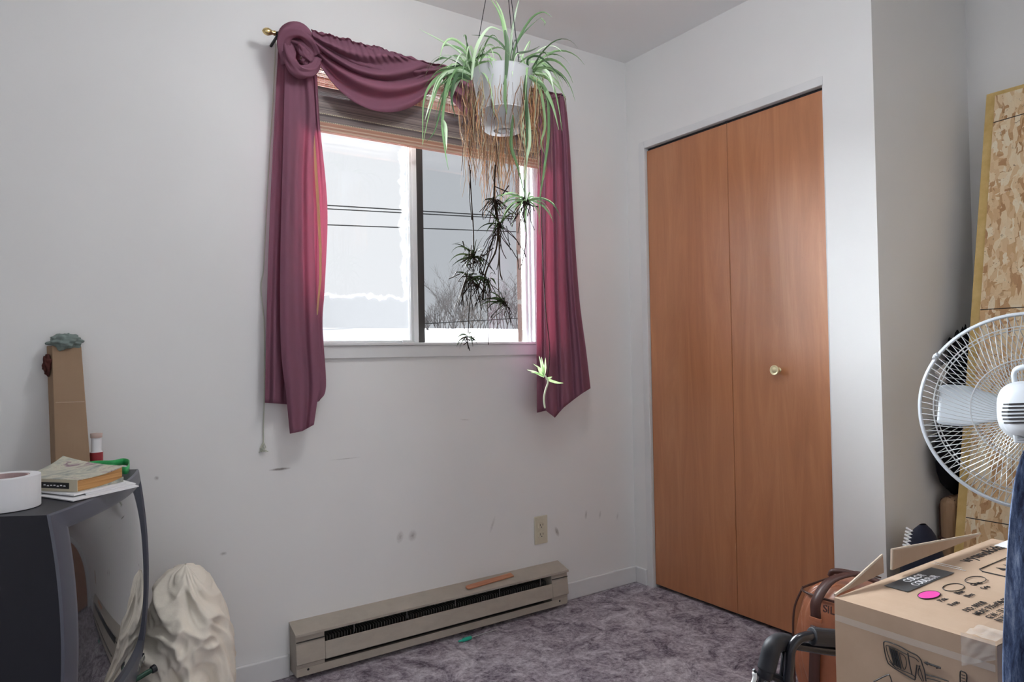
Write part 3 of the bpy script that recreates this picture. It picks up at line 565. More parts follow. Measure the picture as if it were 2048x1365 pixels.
plantlet(990, 400, .03, 5, .05, 20, .10, .028); plantlet(1054, 402, -.05, 22, .115, 14, .10, .016, mt=LEAF, el=(-.2, .8), g=(.12, .28)); plantlet(1000, 450, .03, 12, .09, 18, .14, .012)
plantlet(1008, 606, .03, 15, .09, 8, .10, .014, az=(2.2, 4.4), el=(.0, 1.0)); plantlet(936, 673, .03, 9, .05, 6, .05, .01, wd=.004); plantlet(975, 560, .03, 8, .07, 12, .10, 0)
b = MB()
for pts, wd in [([(1088, 752), (1080, 738), (1066, 728)], .006), ([(1088, 752), (1084, 735), (1078, 712)], .008), ([(1087, 754), (1086, 735), (1083, 715)], .008), ([(1088, 752), (1090, 735), (1091, 716)], .008), ([(1088, 752), (1080, 744), (1075, 735)], .007),
                ([(1088, 755), (1070, 745), (1054, 740)], .007), ([(1092, 758), (1110, 765), (1127, 767)], .008), ([(1092, 758), (1100, 756), (1104, 754)], .006), ([(1088, 754), (1074, 747), (1062, 746)], .005)]:
    b.ribbon(crv([P3(px, py, -.045) for px, py in pts], 4), wd, CF+Vector((.2, .1, .3)))
o = b.build('plantlet', LEAFB, pot, smooth=True, label='bright green plantlet hanging lowest, in front of the right curtain tail')
MB().tube(crv([P3(px, py, -.045) for px, py in [(1090, 752), (1096, 764), (1090, 785), (1088, 800), (1090, 817)]], 5), .0028, 7).build('roots', mat('pale_root', (.62, .66, .48), .6), o, smooth=True)
# ---------------------------------------------------------------- television and things around it
TO = Vector((-2.279, -.885, .30)); TU = Vector((.367, .930, 0)).normalized(); TN = Vector((.930, -.367, 0)).normalized(); TW, TH = .518, .50; TK = Vector((-.80, .60, 0)).normalized()
tv = empty('television', TO+TU*.26-TN*.2, 'charcoal tube television with a curved grey screen, seen from its side at left', 'television')
def tvp(u, w_, n=0): return TO+TU*(u*TW)+Vector((0, 0, w_*TH))+TN*n
def bul(u, w_): a, b_ = 2*u-1, 2*w_-1; return .030*(1-a*a)+.022*(1-b_*b_)
def front(u, w_): return tvp(u, w_, bul(u, w_))
U0, U1, W0, W1 = .10, .955, .16, .925
def ring(k, off):   # concentric frame contours
    P = []; N = 28
    a0, a1, b0, b1 = k
    for i in range(N): P.append((a0+(a1-a0)*i/N, b0))
    for i in range(N): P.append((a1, b0+(b1-b0)*i/N))
    for i in range(N): P.append((a1-(a1-a0)*i/N, b1))
    for i in range(N): P.append((a0, b1-(b1-b0)*i/N))
    return [tvp(u, w_, bul(u, w_)+off) for u, w_ in P]
def rings(rs, mb):
    vs = [p for r in rs for p in r]; m = len(rs[0]); fs = [(j*m+i, j*m+(i+1) % m, (j+1)*m+(i+1) % m, (j+1)*m+i) for j in range(len(rs)-1) for i in range(m)]; mb.add(vs, fs)
b = MB(); rings([ring((.004, .996, .004, .996), -.006), ring((0, 1, 0, 1), -.004), ring((.006, .994, .006, .994), -.0005), ring((U0-.03, U1+.015, W0-.02, W1+.02), 0), ring((U0-.004, U1+.003, W0-.005, W1+.005), -.004), ring((U0, U1, W0, W1), -.016)], b)
bz = b.build('bezel', TVT, tv, smooth=True); bz.modifiers.new('e', 'EDGE_SPLIT').split_angle = .55
MB().grid(lambda u, v: tvp(U0+(U1-U0)*u, W0+(W1-W0)*v, bul(U0+(U1-U0)*u, W0+(W1-W0)*v)-.014+.012*(1-(2*u-1)**4)*(1-(2*v-1)**4)), 30, 30).build('screen', SCR, tv, smooth=True)
b = MB(); secs = []
for dk, sx_, z0, z1 in ((0, .996, .002, .998), (.03, .996, .002, .998), (.10, .985, .0, .998), (.14, .95, .02, .985), (.38, .62, .12, .86)):
    cu_ = []; N = 28; a0, a1 = .5-.5*sx_, .5+.5*sx_
    for i in range(N): cu_.append((a0+(a1-a0)*i/N, z0))
    for i in range(N): cu_.append((a1, z0+(z1-z0)*i/N))
    for i in range(N): cu_.append((a1-(a1-a0)*i/N, z1))
    for i in range(N): cu_.append((a0, z1-(z1-z0)*i/N))
    secs.append([tvp(u, w_, bul(u, w_)-.005 if dk == 0 else 0)+(TK*.5-TN*.5).normalized()*dk for u, w_ in cu_])
rings(secs, b); b.add(secs[-1], [tuple(range(112))])
b.build('housing', TVB, tv)
q = tvp(.80, .085, bul(.8, .08)+.002); text('brand_lettering', 'SANYO', .026, SILV, tv, q, TU*1.0, (0, 0, 1), 'CENTER', .001)
MB().box(tvp(.93, .05, bul(.93, .05)-.01), tvp(.945, .10, bul(.93, .08)+.003)).build('power_button', BLACKM, tv, bevel=.001)
# low stand under the television and narrow cabinet behind it (both outside the view but for what they carry)
WOODD = mat('dark_wood', (.06, .035, .022), .5)
ts = empty('television_stand', (-2.4, -.5, 0), 'low dark wooden stand under the television', 'stand')
R0 = Matrix.Rotation(math.atan2(TU.y, TU.x), 3, 'Z'); cc = TO+TU*.26-TN*.17
def obx(l0, l1, h0, h1, z0, z1): return [cc+TU*a+TN*b_+Vector((0, 0, z-TO.z)) for a, b_, z in ((l0, h0, z0), (l1, h0, z0), (l1, h1, z0), (l0, h1, z0))], (0, 0, z1-z0)
MB().prism(*obx(-.27, .27, -.22, .16, .27, .299)).build('top', WOODD, ts, bevel=.003)
for a in (-.25, .22):
    for b_ in (-.2, .12): MB().prism(*obx(a, a+.03, b_, b_+.03, 0, .27)).build('leg', WOODD, ts)
cb = empty('cabinet', (-2.23, -.16, 0), 'narrow dark cabinet behind the television', 'cabinet')
MB().box((-2.31, -.235, .0), (-2.15, -.02, .70)).build('body', WOODD, cb, bevel=.003)
MB().box((-2.30, -.249, .02), (-2.16, -.236, .68)).build('door', WOODD, cb, bevel=.003)
# tape roll
q = on(14, 1012, 2, .8); q = at(8, 1000, 1.30); q.z = .8; r_ = .058
tp = empty('tape_roll', q, 'roll of white packing tape on top of the television at the left edge', 'tape')
MB().lathe([(.040, 0), (r_, 0), (r_, .060), (.040, .060)], q, 64, closed=True).build('tape', PAPER, tp, bevel=.0008)
MB().lathe([(.0370, .001), (.0398, .001), (.0398, .059), (.0370, .059)], q, 48, closed=True).build('core', mat('printed_core', (.6, .45, .45), .7), tp)
# envelopes
def quad(name, pxs, z, th, m, lab, cat, grp=None):
    P = [on(a, b_, 2, z) for a, b_ in pxs]; o = MB().prism(P, (0, 0, th)).build(name, m); return tag(o, lab, cat, grp)
quad('envelope', [(146, 1004), (278, 974), (238, 962), (20, 985)], .8005, .002, PAPER, 'white envelope lowest under the worn book on the television', 'envelope')
quad('envelope', [(172, 991), (272, 969), (245, 962), (150, 978)], .803, .002, PAPER, 'white envelope sticking out furthest right beneath the worn book', 'envelope')
quad('envelope', [(148, 993), (252, 968), (215, 955), (10, 978)], .8055, .003, PAPER, 'white envelope directly under the worn book', 'envelope')
# book
zb = .809; A = on(155, 985, 2, zb); B_ = on(247, 964, 2, zb); W_ = B_-A; E1 = W_.normalized(); E2 = Vector((E1.y, -E1.x, 0)); 
if (on(60, 985, 2, zb)-A).dot(E2) < 0: E2 = -E2
wl = W_.length; sp = .165; bt = .024
bk = empty('paperback_book', A+W_*.5+E2*sp/2, 'thick worn paperback with curling cover and orange page edges on the television', 'book')
def bf(u, v, z): return A+E1*(wl*u)+E2*(sp*v)+Vector((0, 0, z+.010*u*u*u+.018*(v*u)**2))
def slab(u0, u1, v0, v1, z0, z1, n=14):
    mb = MB(); mb.grid(lambda u, v: bf(u0+(u1-u0)*u, v0+(v1-v0)*v, z1), n, n); mb.grid(lambda u, v: bf(u0+(u1-u0)*u, v0+(v1-v0)*v, z0)-Vector((0, 0, (.010*(u0+(u1-u0)*u)**3+.018*((v0+(v1-v0)*v)*(u0+(u1-u0)*u))**2)*(1 if z0 < .001 else 0))), n, n)
    m = n+1; T_ = [i for i in range(m)]+[m*j+n for j in range(1, m)]+[m*n+n-i for i in range(1, m)]+[m*(n-j) for j in range(1, n)]; k = m*m
    mb.f += [(T_[i], T_[(i+1) % len(T_)], T_[(i+1) % len(T_)]+k, T_[i]+k) for i in range(len(T_))]; return mb
slab(.012, .985, .012, .985, .0008, bt-.001).build('pages', PAGES, bk)
slab(0, 1.0, 0, 1, bt-.0009, bt+.0008).build('front_cover', COVER, bk)
slab(0, 1.0, 0, 1, 0, .0008).build('back_cover', COVER, bk)
P = [A-E1*.0008, A+E2*sp-E1*.0008, A+E2*sp-E1*.0008+Vector((0, 0, bt)), A-E1*.0008+Vector((0, 0, bt))]
spn = MB().prism(P, E1*.0014).build('spine', mat('cream_spine', (.55, .50, .38), .6), bk)
P = [A-E1*.0012+E2*(.02+a)+Vector((0, 0, h_)) for a, h_ in ((0, .006), (.072, .006), (.072, .018), (0, .018))]; MB().prism(P, -E1*.0004).build('title_block', INK, spn)
for k in range(7): q_ = A-E1*.0016+E2*(.028+k*.0085)+Vector((0, 0, .0105+.0008*math.sin(k*2.3))); MB().prism([q_, q_+E2*.006, q_+E2*.0055+Vector((0, 0, .0022)), q_+E2*.001+Vector((0, 0, .0026))], -E1*.0003).build('title_marks', PAPER, spn)
# green webbing strap
def strap(name, pts, wd, m, parent=None):
    P = crv(pts, 8); mb = MB(); mb.grid(lambda u, v: P[int(round(u*(len(P)-1)))]+Vector((0, 0, wd*(v-.5))), len(P)-1, 2); return mb.build(name, m, parent, smooth=True, solid=.0022)
g = [on(px, py, 2, z)+Vector((0, 0, 0)) for px, py, z in [(165, 934, .812), (190, 929, .812), (225, 928, .812), (246, 924, .812), (258, 928, .811), (254, 941, .811), (240, 940, .811), (222, 936, .811), (190, 936, .811)]]
tag(strap('webbing_strap', g, .017, GREEN), 'bright green looped strap behind the book on the television', 'strap')
# tall carton, rag, dark cloth
zc = .70
bl_, br_ = on(112, 955, 1, -.16), on(183, 955, 1, -.16); tl, trr = on(104, 692, 1, -.04), on(163, 693, 1, -.04)
s_ = (tl-bl_)/(tl.z-bl_.z); bl_ = bl_+s_*(zc-bl_.z); s2 = (trr-br_)/(trr.z-br_.z); br_ = br_+s2*(zc-br_.z)
tc = empty('long_carton', (bl_+br_)/2, 'tall narrow brown carton leaning in the corner of wall behind the television', 'carton')
dp = Vector((-.010, .062, 0)); dp2 = Vector((-.012, .03, 0)); 
vs = [bl_, br_, br_+dp, bl_+dp, tl, trr, trr+dp2*1.1, tl+dp2*1.1]
MB().add(vs, [(0, 1, 2, 3), (0, 4, 5, 1), (1, 5, 6, 2), (2, 6, 7, 3), (3, 7, 4, 0), (4, 7, 6, 5)]).build('carton_body', CARDB, tc, bevel=.0015)
m1 = bl_.lerp(tl, .62); m2 = br_.lerp(trr, .62); MB().prism([m1+Vector((.004, -.0008, 0)), m2+Vector((-.003, -.0008, .0)), m2+Vector((-.003, -.0008, .003)), m1+Vector((.004, -.0008, .003))], (0, .0005, 0)).build('tape_edge', CARD, tc)
def lump(name, c, rad, seed, m, amp=.35, fr=2.2, sq=None, parent=None, **k):
    c = Vector(c)
    def fn(u, v):
        th = 2*PI*u; ph = PI*v; d_ = Vector((math.cos(th)*math.sin(ph), math.sin(th)*math.sin(ph), math.cos(ph)))
        r = 1+amp*noise.noise(d_*fr+Vector((seed, 0, 0)))+amp*.5*(1-abs(noise.noise(d_*fr*2.3+Vector((0, seed, 0))))*2)*.5
        return c+Vector((d_.x*rad[0], d_.y*rad[1], d_.z*rad[2]))*r
    return MB().grid(fn, 48, 32).build(name, m, parent, smooth=True, **k)
rt = (tl+trr)/2+Vector((-.004, .004, .012)); tag(lump('rag', rt, (.036, .024, .020), 3, SAGE, .5), 'grey-green rag stuffed on top of the tall carton', 'rag')
tag(lump('crumpled_cloth', on(95, 732, 1, -.04), (.011, .014, .026), 5, MAROON, .5), 'dark red crumpled cloth at the left side of the carton top', 'cloth')
jc = on(193, 930, 1, -.12); jz = on(190, 866, 1, -.12).z; jc.z = zc
jr = empty('jar', jc, 'small white-topped jar with a red label, right of the tall carton', 'jar'); rj = .0125
zl = on(190, 905, 1, -.12).z-zc
MB().lathe([(0, 0), (rj*1.3, 0), (rj*1.3, zl)], jc, 24).build('label', RED, jr, smooth=True)
MB().lathe([(rj*1.25, zl), (rj, zl+.003), (rj, jz-zc-.014)], jc, 24).build('bottle', PAPER, jr, smooth=True)
MB().lathe([(rj*1.15, jz-zc-.014), (rj*1.2, jz-zc-.002), (0, jz-zc)], jc, 24).build('cap', mat('pinkish_cap', (.5, .38, .34), .6), jr, smooth=True)
# cream cloth heap
def heap():
    c = on(372, 1250, 1, -.30); c.z = .0; ht_ = on(365, 1130, 1, -.30).z
    prof = [(0.0, 1.08), (.25, 1.05), (.45, 1.0), (.62, .95), (.78, .80), (.90, .60), (.97, .34), (1.0, .02)]
    R1 = (on(462, 1250, 1, -.30).x-on(290, 1250, 1, -.30).x)/2*1.02
    def fn(u, v):
        th = 2*PI*u; n = len(prof)-1; k = 0
        while k < n-1 and prof[k+1][0] < v: k += 1
        a, b_ = prof[k], prof[k+1]; t_ = (v-a[0])/(b_[0]-a[0]); r = a[1]+(b_[1]-a[1])*t_
        d_ = Vector((math.cos(th), math.sin(th)*.8, v*2.4)); wv = noise.noise_vector(d_*.9+Vector((3, 1, 7)))*.8
        q = Vector((d_.x*.75, d_.y*.75, v*3.3))+wv*1.1; q.z += 1.0*d_.x; n1 = noise.noise(q*1.1); n2 = 1-abs(noise.noise(q*1.5+Vector((9, 2, 0))))*2.6; n3 = 1-abs(noise.noise(q*3.1+Vector((1, 8, 3))))*2.2
        r = r*(.96+.24*n1+.15*n2+.09*n3); z = ht_*v*(1+.03*n2*(1-v))
        return Vector((c.x+r*R1*math.cos(th), c.y+r*.155*math.sin(th), max(.002, z)))
    return MB().grid(fn, 220, 150)
tag(heap().build('cloth_heap', CLOTH, smooth=True), 'heap of crumpled cream cloth on the floor between television and window wall', 'cloth')
A = on(262, 1366, 1, -.52); B_ = on(312, 1336, 1, -.50)
rdk = empty('tool_handle', A, 'dark green rod with a black tip poking out beside the television', 'rod')
MB().tube([A, A.lerp(B_, .8)], .006, 10).build('shaft', mat('dark_green', (.01, .05, .03), .4), rdk); MB().tube([A.lerp(B_, .8), B_], [.009, .010], 12).build('tip', BLACKM, rdk, bevel=.002)
# ---------------------------------------------------------------- printed box
BX0, BX1, BY0, BY1, BZ = -1.037, -.35, -1.890, -1.618, .60
bx = empty('cardboard_box', ((BX0+BX1)/2, (BY0+BY1)/2, 0), 'large printed cardboard box with COLOR COULEUR panel at lower right', 'box')
def boxg():
    mb = MB()
    def tp(u, v):
        x, y = BX0+(BX1-BX0)*u, BY0+(BY1-BY0)*v; e = min(u, 1-u, v*.5, (1-v)*.5)*12
        return Vector((x, y, BZ-.004*max(0, 1-e)+.0015*noise.noise(Vector((x*9, y*9, 0)))*min(1, e)))
    mb.grid(tp, 60, 24)
    mb.grid(lambda u, v: Vector((BX0-.004*math.sin(PI*v)*0+.003*noise.noise(Vector((u*3, v*4, 2)))*math.sin(PI*v)*math.sin(PI*u), BY0+(BY1-BY0)*u, BZ-.004-(BZ-.005)*v)), 24, 40)
    mb.box((BX0+.001, BY0+.001, .001), (BX1, BY1-.001, BZ-.0065)); return mb
boxg().build('carton_body', CARD, bx, smooth=False)
TOPZ = BZ+.0012
def tz(px, py): q = on(px, py, 2, BZ); return q
def tp_(x, y, z=.0): return Vector((x, y, TOPZ+z))
X, Y = (1, 0, 0), (0, 1, 0)
MB().prism([tp_(-.912, -1.692), tp_(-.720, -1.692), tp_(-.720, -1.647), tp_(-.912, -1.647)], (0, 0, .0005)).build('color_panel', INKG, bx)
text('panel_lettering', 'COLOR', .021, PAPER, bx, tp_(-.820, -1.667, .0009), X, Y, 'CENTER', .0002, .0004); text('panel_lettering', 'COULEUR', .021, PAPER, bx, tp_(-.818, -1.687, .0009), X, Y, 'CENTER', .0002, .0004)
def ell(px, py, m, fill):
    q = tz(px, py); mb = MB(); ra, rb = .030, .0145
    if fill: mb.prism([tp_(q.x+ra*math.cos(a), q.y+rb*math.sin(a)) for a in [2*PI*k/40 for k in range(40)]], (0, 0, .0005)); return mb.build('color_dot', m, bx)
    P = [tp_(q.x+ra*math.cos(a), q.y+rb*math.sin(a), .0003) for a in [2*PI*k/40 for k in range(41)]]; mb.tube(P, .0009, 4); return mb.build('color_ring', m, bx)
ell(1858, 1192, PINK, True); ell(1907, 1177, INK, False); ell(1951, 1162, INK, False); ell(1858, 1192, INK, False)
for s, px, py in (('Pink', 1884, 1206), ('Rose', 1905, 1214), ('Blue', 1918, 1191), ('Bleu', 1938, 1197), ('Grey', 1950, 1174), ('Gris', 1970, 1181)):
    q = tz(px, py); text('color_name', s, .0150, INK, bx, tp_(q.x, q.y), X, Y, 'LEFT', .0003, .0003)
for s, px, py in (('P/O: 09008', 1937, 1226), ('MEAS: 735x450x220', 1958, 1233), ('G.W.: 17.1', 1983, 1240), ('N.W.', 2003, 1246)):
    q = tz(px, py); text('shipping_lettering', s, .0165, INK, bx, tp_(q.x, q.y), X, Y, 'LEFT', .0003, .0004)
q = tz(1936, 1127); text('brand_lettering', 'wynnokidz', .036, INK, bx, tp_(q.x, q.y), X, Y, 'LEFT', .0003, .0006, sx=1.25)
# handling symbols panel
def tline(nm, P, r=.0012, m=INK): return MB().tube([tp_(a, c_, .0003) for a, c_ in P], r, 4).build(nm, m, bx)
c0 = tz(1960, 1144); tline('symbol_frame', [(-.50, -1.712), (c0.x+.012, -1.712), (c0.x, -1.722), (c0.x, -1.80), (-.50, -1.80)])
for dx in (0, .035):
    a = c0.x+.05+dx; MB().prism([tp_(a-.010, -1.745), tp_(a+.010, -1.745), tp_(a, -1.728)], (0, 0, .0005)).build('up_arrow', INK, bx); tline('arrow_stem', [(a, -1.749), (a, -1.785)])
MB().prism([tp_(-.72+.02*math.cos(a)+.2, -1.75+.012*math.sin(a)) for a in [PI*k/12 for k in range(13)]], (0, 0, .0005)).build('umbrella_symbol', INK, bx)
lq = [tz(1957, 1087), tz(1985, 1070), tz(2060, 1080), tz(2045, 1104)]; x_, X_ = lq[0].x, lq[0].x+.16
MB().prism([tp_(x_, -1.735), tp_(x_+.14, -1.735), tp_(x_+.14, -1.655), tp_(x_, -1.655)], (0, 0, .0006)).build('shipping_label', PAPER, bx)
for k in range(5): MB().box((x_+.02, -1.725+k*.012, TOPZ+.0006), (x_+.12-.02*(k % 2), -1.7235+k*.012, TOPZ+.0008)).build('label_print', INKG, bx)
for px in (1870, 1885): q = tz(px, 1130); MB().box((q.x, -1.70+(px-1870)*.0008, TOPZ), (q.x+.0012, -1.632, TOPZ+.0009)).build('tape_crease', PAPER, bx)
b = MB(); b.grid(lambda u, v: Vector((BX0-.0015+.055*u, BY0+.045*v+.001, BZ+.0035+.003*noise.noise(Vector((u*4, v*4, 1))))), 14, 14); b.grid(lambda u, v: Vector((BX0-.0022-.002*noise.noise(Vector((u*5, v*6, 9))), BY0+.001+.05*u, BZ+.002-.055*v*(.5+.5*u))), 14, 14)
b.build('clear_tape', TAPE, bx, smooth=True)
MB().grid(lambda u, v: Vector((BX0-.002, BY0+.002+.268*u, BZ-.034-.012*v)), 10, 2).build('tape_strip', TAPE, bx)
# line drawing on the near face
def fq(px, py): return on(px, py, 0, BX0-.0022)
def fl(P, r=.0011): return MB().tube(crv([fq(1730+a*250/2048, 1260+c_*105/860) for a, c_ in P], 3), r, 4).build('line_drawing', INK, bx)
fl([(380, 555), (340, 440), (305, 240), (330, 195), (420, 215), (560, 270), (720, 360), (850, 425), (915, 500), (935, 560)]); fl([(380, 555), (460, 620), (620, 720), (820, 830)]); fl([(400, 520), (470, 600), (560, 650), (760, 735), (840, 790)], .0008)
fl([(480, 600), (400, 480), (345, 290), (365, 262), (470, 300), (560, 345), (700, 420)], .0008); fl([(700, 380), (730, 560), (770, 740)]); fl([(560, 380), (650, 440), (680, 560), (640, 660), (590, 500), (560, 380)], .0007)
for k in range(4): fl([(400+k*38, 290+k*18), (450+k*36, 460+k*20), (480+k*35, 580+k*20)], .0016)
fl([(720, 430), (820, 470), (880, 530)], .0008); fl([(850, 580), (820, 820)]); fl([(935, 560), (975, 680), (1000, 850)]); fl([(880, 590), (920, 700), (960, 850)], .0008); fl([(900, 590), (870, 720), (940, 850)], .0008); fl([(1000, 740), (1200, 790), (1370, 850)]); fl([(1010, 800), (1150, 830), (1260, 870)], .0008)
fl([(980, 538), (1240, 632)], .0018)
b = MB()
for P in ([(960, 538), (1025, 525), (1030, 590)], [(1245, 632), (1180, 590), (1165, 645)]): b.prism([fq(1730+a*250/2048, 1260+c_*105/860) for a, c_ in P], (-.0006, 0, 0))
b.build('arrow_heads', INK, bx)
fl([(140, 855), (370, 745), (410, 770), (440, 860)]); fl([(1560, 900), (1560, 700), (1600, 690), (1665, 740), (1660, 900)]); 
for k in range(3): fl([(1580, 740+k*50), (1640, 760+k*50)], .0007)
# torn flaps
def flap(pxs, y, nm):
    P = [on(a, c_, 1, y) for a, c_ in pxs]; f_ = MB().prism(P, (0, .004, 0)).build(nm, CARD, bx); return f_, P
f1, P1 = flap([(1672, 1192), (1700, 1172), (1735, 1140), (1766, 1112), (1768, 1146)], BY1+.001, 'flap')
MB().tube([p+Vector((0, .002, .0005)) for p in P1[:4]], .0028, 6).build('torn_edge', CARDE, f1)
f2, P2 = flap([(1785, 1141), (1786, 1101), (1815, 1096), (1880, 1084), (1930, 1075), (1962, 1069), (1955, 1074), (1890, 1100)], BY1+.001, 'flap')
MB().tube([p+Vector((0, .002, .0005)) for p in P2[:6]], .0028, 6).build('torn_edge', CARDE, f2)
# ---------------------------------------------------------------- leather bag
GX, GXB, GY0, GY1, GZ = -.45, -.215, -1.112, -1.52, .385
bg_ = empty('leather_bag', ((GX+GXB)/2, (GY0+GY1)/2, 0), 'tan leather holdall with dark brown straps in front of the closet door', 'bag')
def bagf(u, v):
    th = 2*PI*u; ex = .32; cx, sx_ = math.cos(th), math.sin(th)
    ex2 = lambda c, e: math.copysign(abs(c)**e, c)
    z = GZ*(.5-.5*math.cos(PI*v)); pr = abs(math.sin(PI*v))**.30 if v > .5 else abs(math.sin(PI*v))**.22
    hx, hy = (GXB-GX)/2, (GY0-GY1)/2
    n1 = .012*noise.noise(Vector((cx*2, sx_*2, z*9)))+.006*(1-abs(noise.noise(Vector((cx*5, sx_*5, z*7))))*2)
    lean = .02*z/GZ
    return Vector(((GX+GXB)/2+lean+ex2(cx, ex)*pr*(hx+n1), (GY0+GY1)/2+ex2(sx_, ex)*pr*(hy+n1), z+.0))
MB().grid(bagf, 120, 60).build('bag_body', LEATH, bg_, smooth=True)
def bsurf(y, z, off=.006): 
    return Vector((GX+.004-off*.5+.02*z/GZ, y, z))
ysr = [on(1632, 1195, 0, GX).y, on(1632, 1195, 0, GX).y-.20]
for i, y in enumerate(ysr):
    def band(y_, z0, z1, nm, lean=0):
        P = [Vector((GX-.010+.012*(k/8), y_+lean*(k/8), z0+(z1-z0)*k/8)) for k in range(9)]; mb = MB()
        mb.grid(lambda u, v: P[int(round(v*8))]+Vector((0, .016*(u-.5)*2, 0)), 2, 8); return mb.build(nm, STRAP, bg_, smooth=True, solid=.004)
    band(y+.012, .03, .272, 'strap', -.008)
    hp_ = crv([Vector((GX-.004, y, .300)), Vector((GX-.002, y-.003, .35)), Vector((GX+.045, y-.02, .402)), Vector((GX+.10, y-.07, .425)), Vector((GX+.14, y-.10, .415))] if i == 0 else [Vector((GX-.004, y, .300)), Vector((GX, y, .35)), Vector((GX+.05, y, .405)), Vector((GX+.12, y, .41))], 6)
    mb = MB(); mb.grid(lambda u, v: hp_[int(round(v*(len(hp_)-1)))]+Vector((0, .015*(u-.5)*2, 0)), 2, len(hp_)-1); mb.build('handle_strap', STRAP, bg_, smooth=True, solid=.004)
    MB().box((GX-.008, y-.018, .288), (GX-.001, y+.020, .300)).build('strap_loop', LEATH, bg_, bevel=.002)
hA = on(1668, 1146, 0, -.36); MB().tube(crv([hA+Vector((0, .012, -.012)), hA+Vector((0, -.0, .004)), hA+Vector((.01, -.05, .008)), hA+Vector((.02, -.12, .0)), hA+Vector((.02, -.2, -.03))], 6), .0085, 10).build('handle', STRAP, bg_, smooth=True)
ring_ = [Vector(((GX+GXB)/2+.012+.108*math.copysign(abs(math.cos(a))**.35, math.cos(a))*.97, (GY0+GY1)/2+.2*math.copysign(abs(math.sin(a))**.35, math.sin(a))*.985, GZ-.035)) for a in [2*PI*k/60 for k in range(61)]]
MB().tube(ring_, .0035, 6).build('piping', STRAP, bg_, smooth=True)
sd = [Vector(((GX+GXB)/2+.06*math.cos(a)+.02, GY0-.004, .20+.165*math.sin(a))) for a in [2*PI*k/40 for k in range(41)]]
MB().tube(crv([Vector((GX+.03, GY0+.002, .02)), Vector((GX+.032, GY0+.006, .15)), Vector((GX+.036, GY0+.005, .28)), Vector((GX+.06, GY0-.012, .355))], 6), .0035, 6).build('piping', STRAP, bg_, smooth=True)
q = on(1645, 1224, 0, GX-.006); text('embossed_lettering', 'SIL', .030, STRAP, bg_, Vector((GX-.0045, q.y, q.z)), (0, -1, 0), (.05, 0, 1), 'LEFT', .0015, .0006)
# ---------------------------------------------------------------- folded stroller
sr = empty('folded_stroller', (-.98, -1.40, 0), 'folded black stroller frame with foam grips beside the printed box', 'stroller')
SD = 1.47
def sp_(px, py, d_=0): return at(px, py, SD+d_)
FOAMB = mat('black_foam', (.018, .02, .026), .55); TUBE = mat('black_tube', (.010, .011, .016), .22, spec=.6)
t1 = crv([sp_(1640, 1274), sp_(1618, 1273), sp_(1596, 1280), sp_(1582, 1300), sp_(1579, 1330), sp_(1576, 1365), sp_(1572, 1420)], 7)
MB().tube([sp_(1790, 1290, .04), sp_(1640, 1274)]+t1[1:], .0105, 14).build('handle_tube', TUBE, sr, smooth=True)
MB().tube([sp_(1623, 1273), sp_(1740, 1284, .03)], .0185, 20).build('foam_grip', FOAMB, sr, smooth=False, bevel=.002)
MB().tube(crv([sp_(1775, 1312, .05), sp_(1668, 1303, .02), sp_(1610, 1294, .015), sp_(1586, 1290, .012)], 5), .0105, 12).build('cross_tube', TUBE, sr, smooth=True)
g2 = crv([sp_(1576, 1287, .03), sp_(1560, 1285, .02), sp_(1546, 1294), sp_(1539, 1315), sp_(1533, 1340)], 7); MB().tube(g2, .0190, 20).build('foam_grip', FOAMB, sr, smooth=True)
e0 = sp_(1533, 1340); e1 = sp_(1526, 1372); fl0 = Vector((-1.03, -1.36, .03)); MB().tube([e0, e1, fl0], [.0125, .012, .012], 14).build('frame_leg', TUBE, sr, smooth=True)
MB().tube([t1[-1], Vector((-.92, -1.42, .03))], .0105, 12).build('frame_leg', TUBE, sr, smooth=True)
MB().tube([sp_(1570, 1300, .02), sp_(1566, 1340, .02), sp_(1560, 1380, .02)], .0065, 10).build('frame_strut', TUBE, sr, smooth=True)
MB().lathe([(.015, 0), (.0165, .004), (.0165, .018), (.015, .022)], sp_(1530, 1356), 20, ax=(e0-e1)).build('clamp_collar', BLACKM, sr, smooth=True)
MB().tube([sp_(1534, 1348), sp_(1556, 1358, .01), sp_(1580, 1372, .01)], [.008, .009, .009], 8).build('folding_link', BLACKM, sr)
MB().tube(crv([sp_(1507, 1340), sp_(1513, 1350), sp_(1512, 1368), sp_(1520, 1385)], 5), [.003]*16, 8).build('lever_frame', BLACKM, sr)
MB().tube(crv([sp_(1509, 1346), sp_(1510, 1356), sp_(1504, 1372)], 5), .005, 8).build('lever', VINYL, sr, smooth=True)
for wx, wy in ((-1.03, -1.36), (-.92, -1.42)):
    MB().lathe([(.030, -.012), (.055, -.012), (.0585, 0), (.055, .012), (.030, .012), (.008, .006), (.008, -.006)], (wx, wy, .059), 32, ax=(.3, .95, 0), closed=True).build('wheel', BLACKM, sr, smooth=True)
# ---------------------------------------------------------------- strand board
ob = empty('strand_board_panel', (.24, -1.6, 0), 'tall strand board panel with yellow backing leaning on the right wall', 'board')
tx, tzz, bxx = .650, 2.016, .205; dirv = Vector((tx-bxx, 0, tzz)).normalized(); nrm = Vector((-dirv.z, 0, dirv.x)); base = Vector((bxx, 0, 0)); Lb = (tzz)/dirv.z
YA, YZ = -1.25, -2.35
def plank(y0, y1, s0, s1, d0, d1): P = base+dirv*s0+nrm*d0; Q = base+dirv*s1+nrm*d0; return [Vector((P.x, y0, P.z)), Vector((Q.x, y0, Q.z)), Vector((Q.x, y1, Q.z)), Vector((P.x, y1, P.z))], nrm*(d1-d0)
MB().prism(*plank(YA, YZ, .004, Lb, -.030, 0)).build('foam_backing', FOAM, ob, bevel=.002)
MB().prism(*plank(YA-.034, YZ, .004, Lb-.022, .0002, .011)).build('strand_face', OSB, ob)
